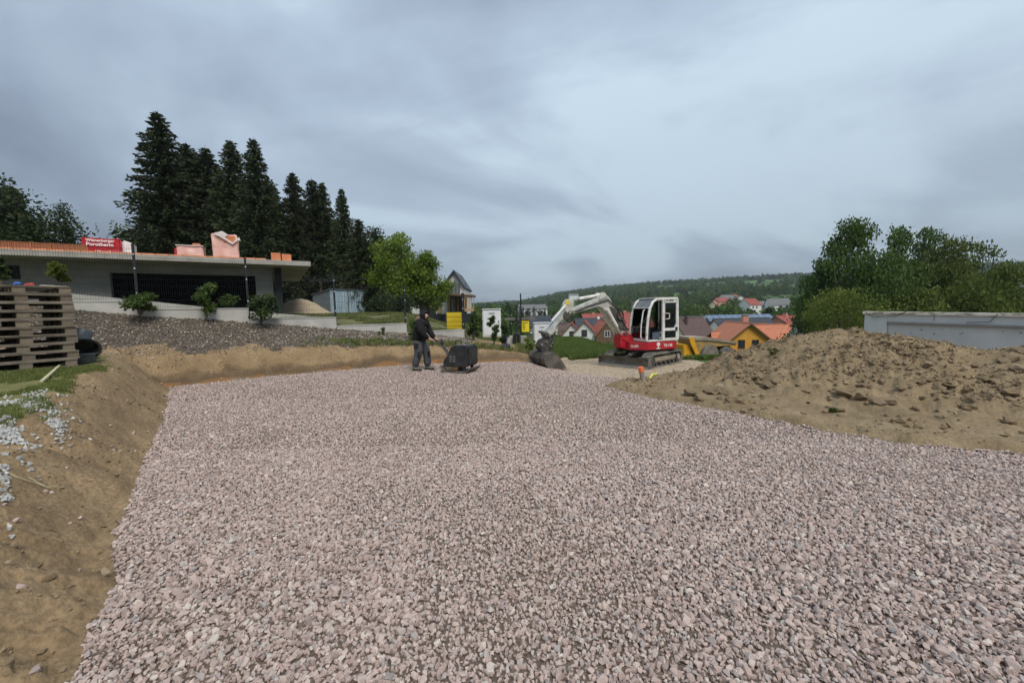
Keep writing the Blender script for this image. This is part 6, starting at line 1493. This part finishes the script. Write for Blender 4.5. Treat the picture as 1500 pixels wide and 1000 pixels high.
MB().tube([(-.12, 0, .74), (-.12, 0, .87), (-.08, 0, .90), (.04, 0, .90), (.08, 0, .87), (.08, 0, .75)], .018, 8).build('lifting_bow', M_STD, PCM, smooth=True)
MB().tube([(.18, .05, .765), (.20, .05, .80), (.28, .05, .80), (.30, .05, .765)], .015, 8).build('filler_bow', M_STD, PCM, smooth=True)
MB().box((.18, 0, .775), (.36, .44, .02)).build('top_cover', mat('dusty_top', (.10, .10, .09), (.17, .165, .15)), hd, bevel=.006)
dr = MB()
for y in (-.05, .05): dr.tube([(-.30, y, .40), (-.42, y, .55), (-.66, y, .82), (-.76, y, .87)], .024, 8)
drw = dr.build('drawbar', M_STD, PCM, smooth=True, kind=None)
MB().tube([(-.76, -.26, .84), (-.78, -.24, .88), (-.78, .24, .88), (-.76, .26, .84)], .020, 8).build('handlebar', M_BLK, PCM, smooth=True)
MB().box((-.60, 0, .80), (.10, .10, .07), 0, 0, -.8).build('control_block', M_BLK, PCM, bevel=.01)
MB().tube([(-.31, -.06, .42), (-.24, -.08, .52), (-.30, -.04, .56)], .010, 6).build('cable', M_BLK, PCM)
MB().tube([(-.27, .0, .50), (-.27, .0, .62)], .02, 8).build('throttle_cap', M_BLK, PCM)

# ------------------------------------------------------------------ person
def skin(name, J, E_, m, parent, sub=2, **k):   # J: list of (x, y, z, rx, ry)
    me = bpy.data.meshes.new(name); me.from_pydata([j[:3] for j in J], E_, []); o = bpy.data.objects.new(name, me); COL.objects.link(o)
    sk = o.modifiers.new('skin', 'SKIN'); sk.use_smooth_shade = True
    if not me.skin_vertices:
        bm = bmesh.new(); bm.from_mesh(me); bm.verts.layers.skin.verify(); bm.to_mesh(me); bm.free()
    for v, j in zip(me.skin_vertices[0].data, J): v.radius = (j[3], j[4] if len(j) > 4 else j[3]); v.use_root = False
    me.skin_vertices[0].data[0].use_root = True
    sb = o.modifiers.new('sub', 'SUBSURF'); sb.levels = sub; sb.render_levels = sub
    dg = bpy.context.evaluated_depsgraph_get(); m2 = bpy.data.meshes.new_from_object(o.evaluated_get(dg)); bpy.data.objects.remove(o)
    m2.materials.clear(); m2.materials.append(m); m2.shade_smooth(); m2.name = name
    r = bpy.data.objects.new(name, m2); COL.objects.link(r); r.parent = parent
    return tag(r, **k)
M_SKN = mat('skin', (0.42, 0.24, 0.17), (0.50, 0.30, 0.22), rough=.6)
M_HOD = mat('black_hoodie', (0.003, 0.003, 0.0035), (0.007, 0.007, 0.0075), rough=.95, scale=9, bump=.4)
M_TRS = mat('grey_work_trousers', (0.045, 0.047, 0.053), (0.085, 0.087, 0.095), rough=.95, scale=5, bump=.4)
M_TRB = mat('black_patches', (0.012, 0.012, 0.014), (0.022, 0.022, 0.024), rough=.95)
M_BOO = mat('dusty_boots', (0.07, 0.062, 0.052), (0.15, 0.135, 0.115), rough=.95, scale=8)
grip = PCM.matrix_basis @ Vector((-.78, 0, .88))
pp = Vector((grip.x - .46, grip.y + .10, 0)); pp.z = tz(pp.x, pp.y) + .02; PRZ = -.22
PE = empty('person', pp, PRZ, label='worker in black hooded jumper and grey work trousers guiding the plate compactor', cat='person')
inv = (Matrix.Translation(pp) @ Matrix.Rotation(PRZ, 4, 'Z')).inverted()
gl = inv @ (PCM.matrix_basis @ Matrix.Translation((0, 0, 0)) @ Vector((-.78, .15, .89))); gr = inv @ (PCM.matrix_basis @ Vector((-.78, -.15, .89)))
def hand(J, E_, w_i, wr, g, s):
    d = (Vector(g) - Vector(wr)).normalized(); k = len(J); palm = Vector(wr) + d * .05
    J.append((*palm, .034, .022)); E_.append((w_i, k))
    for i in range(4):
        o_ = Vector((0, (i - 1.5) * .021, 0)); a = palm + d * .035 + o_; b = a + d * (.03 + .004 * (i in (1, 2))) + Vector((0, 0, -.008)); c = b + Vector((.004, 0, -.032)); e = c + Vector((-.022, 0, -.012))
        n = len(J); J += [(*a, .0115, .011), (*b, .010, .010), (*c, .009, .009), (*e, .0075, .0075)]; E_ += [(k, n), (n, n + 1), (n + 1, n + 2), (n + 2, n + 3)]
    n = len(J); a = palm + Vector((-.005, s * .038, -.008)); b = a + d * .03 + Vector((0, s * .006, -.02)); c = b + Vector((.0, -s * .012, -.022))
    J += [(*a, .012, .011), (*b, .0105, .010), (*c, .008, .008)]; E_ += [(k, n), (n, n + 1), (n + 1, n + 2)]
wl_ = Vector(gl) + Vector((-.10, 0, .03)); wr_ = Vector(gr) + Vector((-.10, 0, .03))
LFx, RFx = .10, -.16
body_j = [(-.06, 0, .95, .13, .10), (-.02, 0, 1.12, .13, .10), (.04, 0, 1.30, .15, .10), (.075, 0, 1.43, .10, .08), (.11, 0, 1.50, .055, .055), (.135, 0, 1.56, .07, .06), (.155, 0, 1.64, .088, .075), (.15, 0, 1.71, .06, .055),
          (.06, .17, 1.42, .055), (.12, .25, 1.17, .042), (*wl_, .028), (.06, -.17, 1.42, .055), (.12, -.25, 1.17, .042), (*wr_, .028),
          (-.06, .095, .88, .09), (.08, .11, .50, .06), (LFx, .12, .10, .042), (-.06, -.095, .88, .09), (-.06, -.11, .50, .06), (RFx - .03, -.12, .10, .042), (LFx + .14, .13, .04, .035), (RFx + .12, -.13, .04, .035)]
body_e = [(0, 1), (1, 2), (2, 3), (3, 4), (4, 5), (5, 6), (6, 7), (3, 8), (8, 9), (9, 10), (3, 11), (11, 12), (12, 13), (0, 14), (14, 15), (15, 16), (0, 17), (17, 18), (18, 19), (16, 20), (19, 21)]
# nose and ears grow from the head
body_j += [(.245, -.005, 1.625, .014, .012)]; body_e += [(6, len(body_j) - 1)]
hand(body_j, body_e, 10, wl_, gl, -1); hand(body_j, body_e, 13, wr_, gr, 1)
bd_ = skin('body', body_j, body_e, M_SKN, PE, 1)
skin('hooded_jumper', [(-.10, 0, .86, .24, .20), (-.08, 0, 1.00, .25, .20), (-.04, 0, 1.18, .26, .21), (.0, 0, 1.34, .27, .20), (.05, 0, 1.46, .20, .17), (.09, 0, 1.54, .13, .12),
      (.05, .19, 1.42, .12), (.11, .29, 1.18, .105), (*(wl_ + Vector((-.05, 0, .01))), .068), (.05, -.19, 1.42, .12), (.11, -.29, 1.18, .105), (*(wr_ + Vector((-.05, 0, .01))), .068)],
     [(0, 1), (1, 2), (2, 3), (3, 4), (4, 5), (4, 6), (6, 7), (7, 8), (4, 9), (9, 10), (10, 11)], M_HOD, PE)
# hood: an open shell round the head
bm = bmesh.new(); bmesh.ops.create_uvsphere(bm, u_segments=20, v_segments=14, radius=1)
for v in bm.verts: v.co = Vector((.125 + v.co.x * .135 - .02, v.co.y * .118, 1.635 + v.co.z * .145))
bmesh.ops.delete(bm, geom=[v for v in bm.verts if v.co.x > .185 and 1.555 < v.co.z < 1.72 and abs(v.co.y) < .085], context='VERTS')
me = bpy.data.meshes.new('hood'); bm.to_mesh(me); bm.free(); me.materials.append(M_HOD); me.shade_smooth(); o = bpy.data.objects.new('hood', me); COL.objects.link(o); o.parent = PE
so = o.modifiers.new('s', 'SOLIDIFY'); so.thickness = .012
MB().box((.215, 0, 1.585), (.05, .10, .07)).build('beard', M_HOD, PE, bevel=.02)
for s in (-1, 1): MB().disc((.233, s * .03, 1.655), (1, 0, 0), .009, .01, 8).build('eye', M_BLK, PE)
skin('trousers', [(-.08, 0, .98, .21, .18), (-.08, 0, .86, .22, .18), (-.06, .10, .78, .16), (.04, .115, .66, .145), (.085, .12, .50, .125), (LFx + .0, .12, .30, .115), (LFx, .12, .08, .125), (-.06, -.10, .78, .16), (-.07, -.115, .66, .145), (-.06, -.12, .50, .125), (RFx, -.12, .30, .115), (RFx - .03, -.12, .08, .125)],
     [(0, 1), (1, 2), (2, 3), (3, 4), (4, 5), (5, 6), (1, 7), (7, 8), (8, 9), (9, 10), (10, 11)], M_TRS, PE)
for (x, y, z, a) in ((-.075, -.235, .74, 0), (-.04, -.215, .50, 0), (.17, .04, .48, 0)):
    MB().box((x, y, z), (.13, .03, .17), 0, .0, .1).build('black_pocket', M_TRB, PE, bevel=.012)
MB().disc((-.06, 0, .915), (0, 0, 1), .185, .045, 20).build('belt', M_TRB, PE, smooth=True)
MB().box((-.17, -.08, .90), (.03, .12, .05)).build('white_waist_label', M_WFW, PE, bevel=.008)
for x, y in ((LFx, .125), (RFx - .03, -.125)):
    b_ = skin('boot', [(x - .03, y, .15, .085), (x - .02, y, .06, .085, .07), (x + .09, y, .05, .075, .06), (x + .21, y, .045, .065, .05)], [(0, 1), (1, 2), (2, 3)], M_BOO, PE)
    MB().box((x + .06, y, .010), (.30, .10, .022)).build('sole', M_BLK, b_, bevel=.008)

# ------------------------------------------------------------------ air
hz = MB().box((300, 900, 65), (3600, 3600, 190 + 20)).build('haze', None if False else M_BLK, None, kind='stuff', label='thin pale air over the valley')
hm = bpy.data.materials.new('haze_air'); hm.use_nodes = True; t = hm.node_tree
for n_ in list(t.nodes):
    if n_.type != 'OUTPUT_MATERIAL': t.nodes.remove(n_)
pv = t.nodes.new('ShaderNodeVolumePrincipled'); pv.inputs['Density'].default_value = 0.00015; pv.inputs['Color'].default_value = (.80, .88, .95, 1); pv.inputs['Anisotropy'].default_value = .2
t.links.new(pv.outputs[0], [n_ for n_ in t.nodes if n_.type == 'OUTPUT_MATERIAL'][0].inputs['Volume'])
hz.data.materials.clear(); hz.data.materials.append(hm)
SC.cycles.volume_step_rate = 10; SC.cycles.volume_max_steps = 64
SC.cycles.max_bounces = 6; SC.cycles.transparent_max_bounces = 10; SC.cycles.volume_bounces = 0
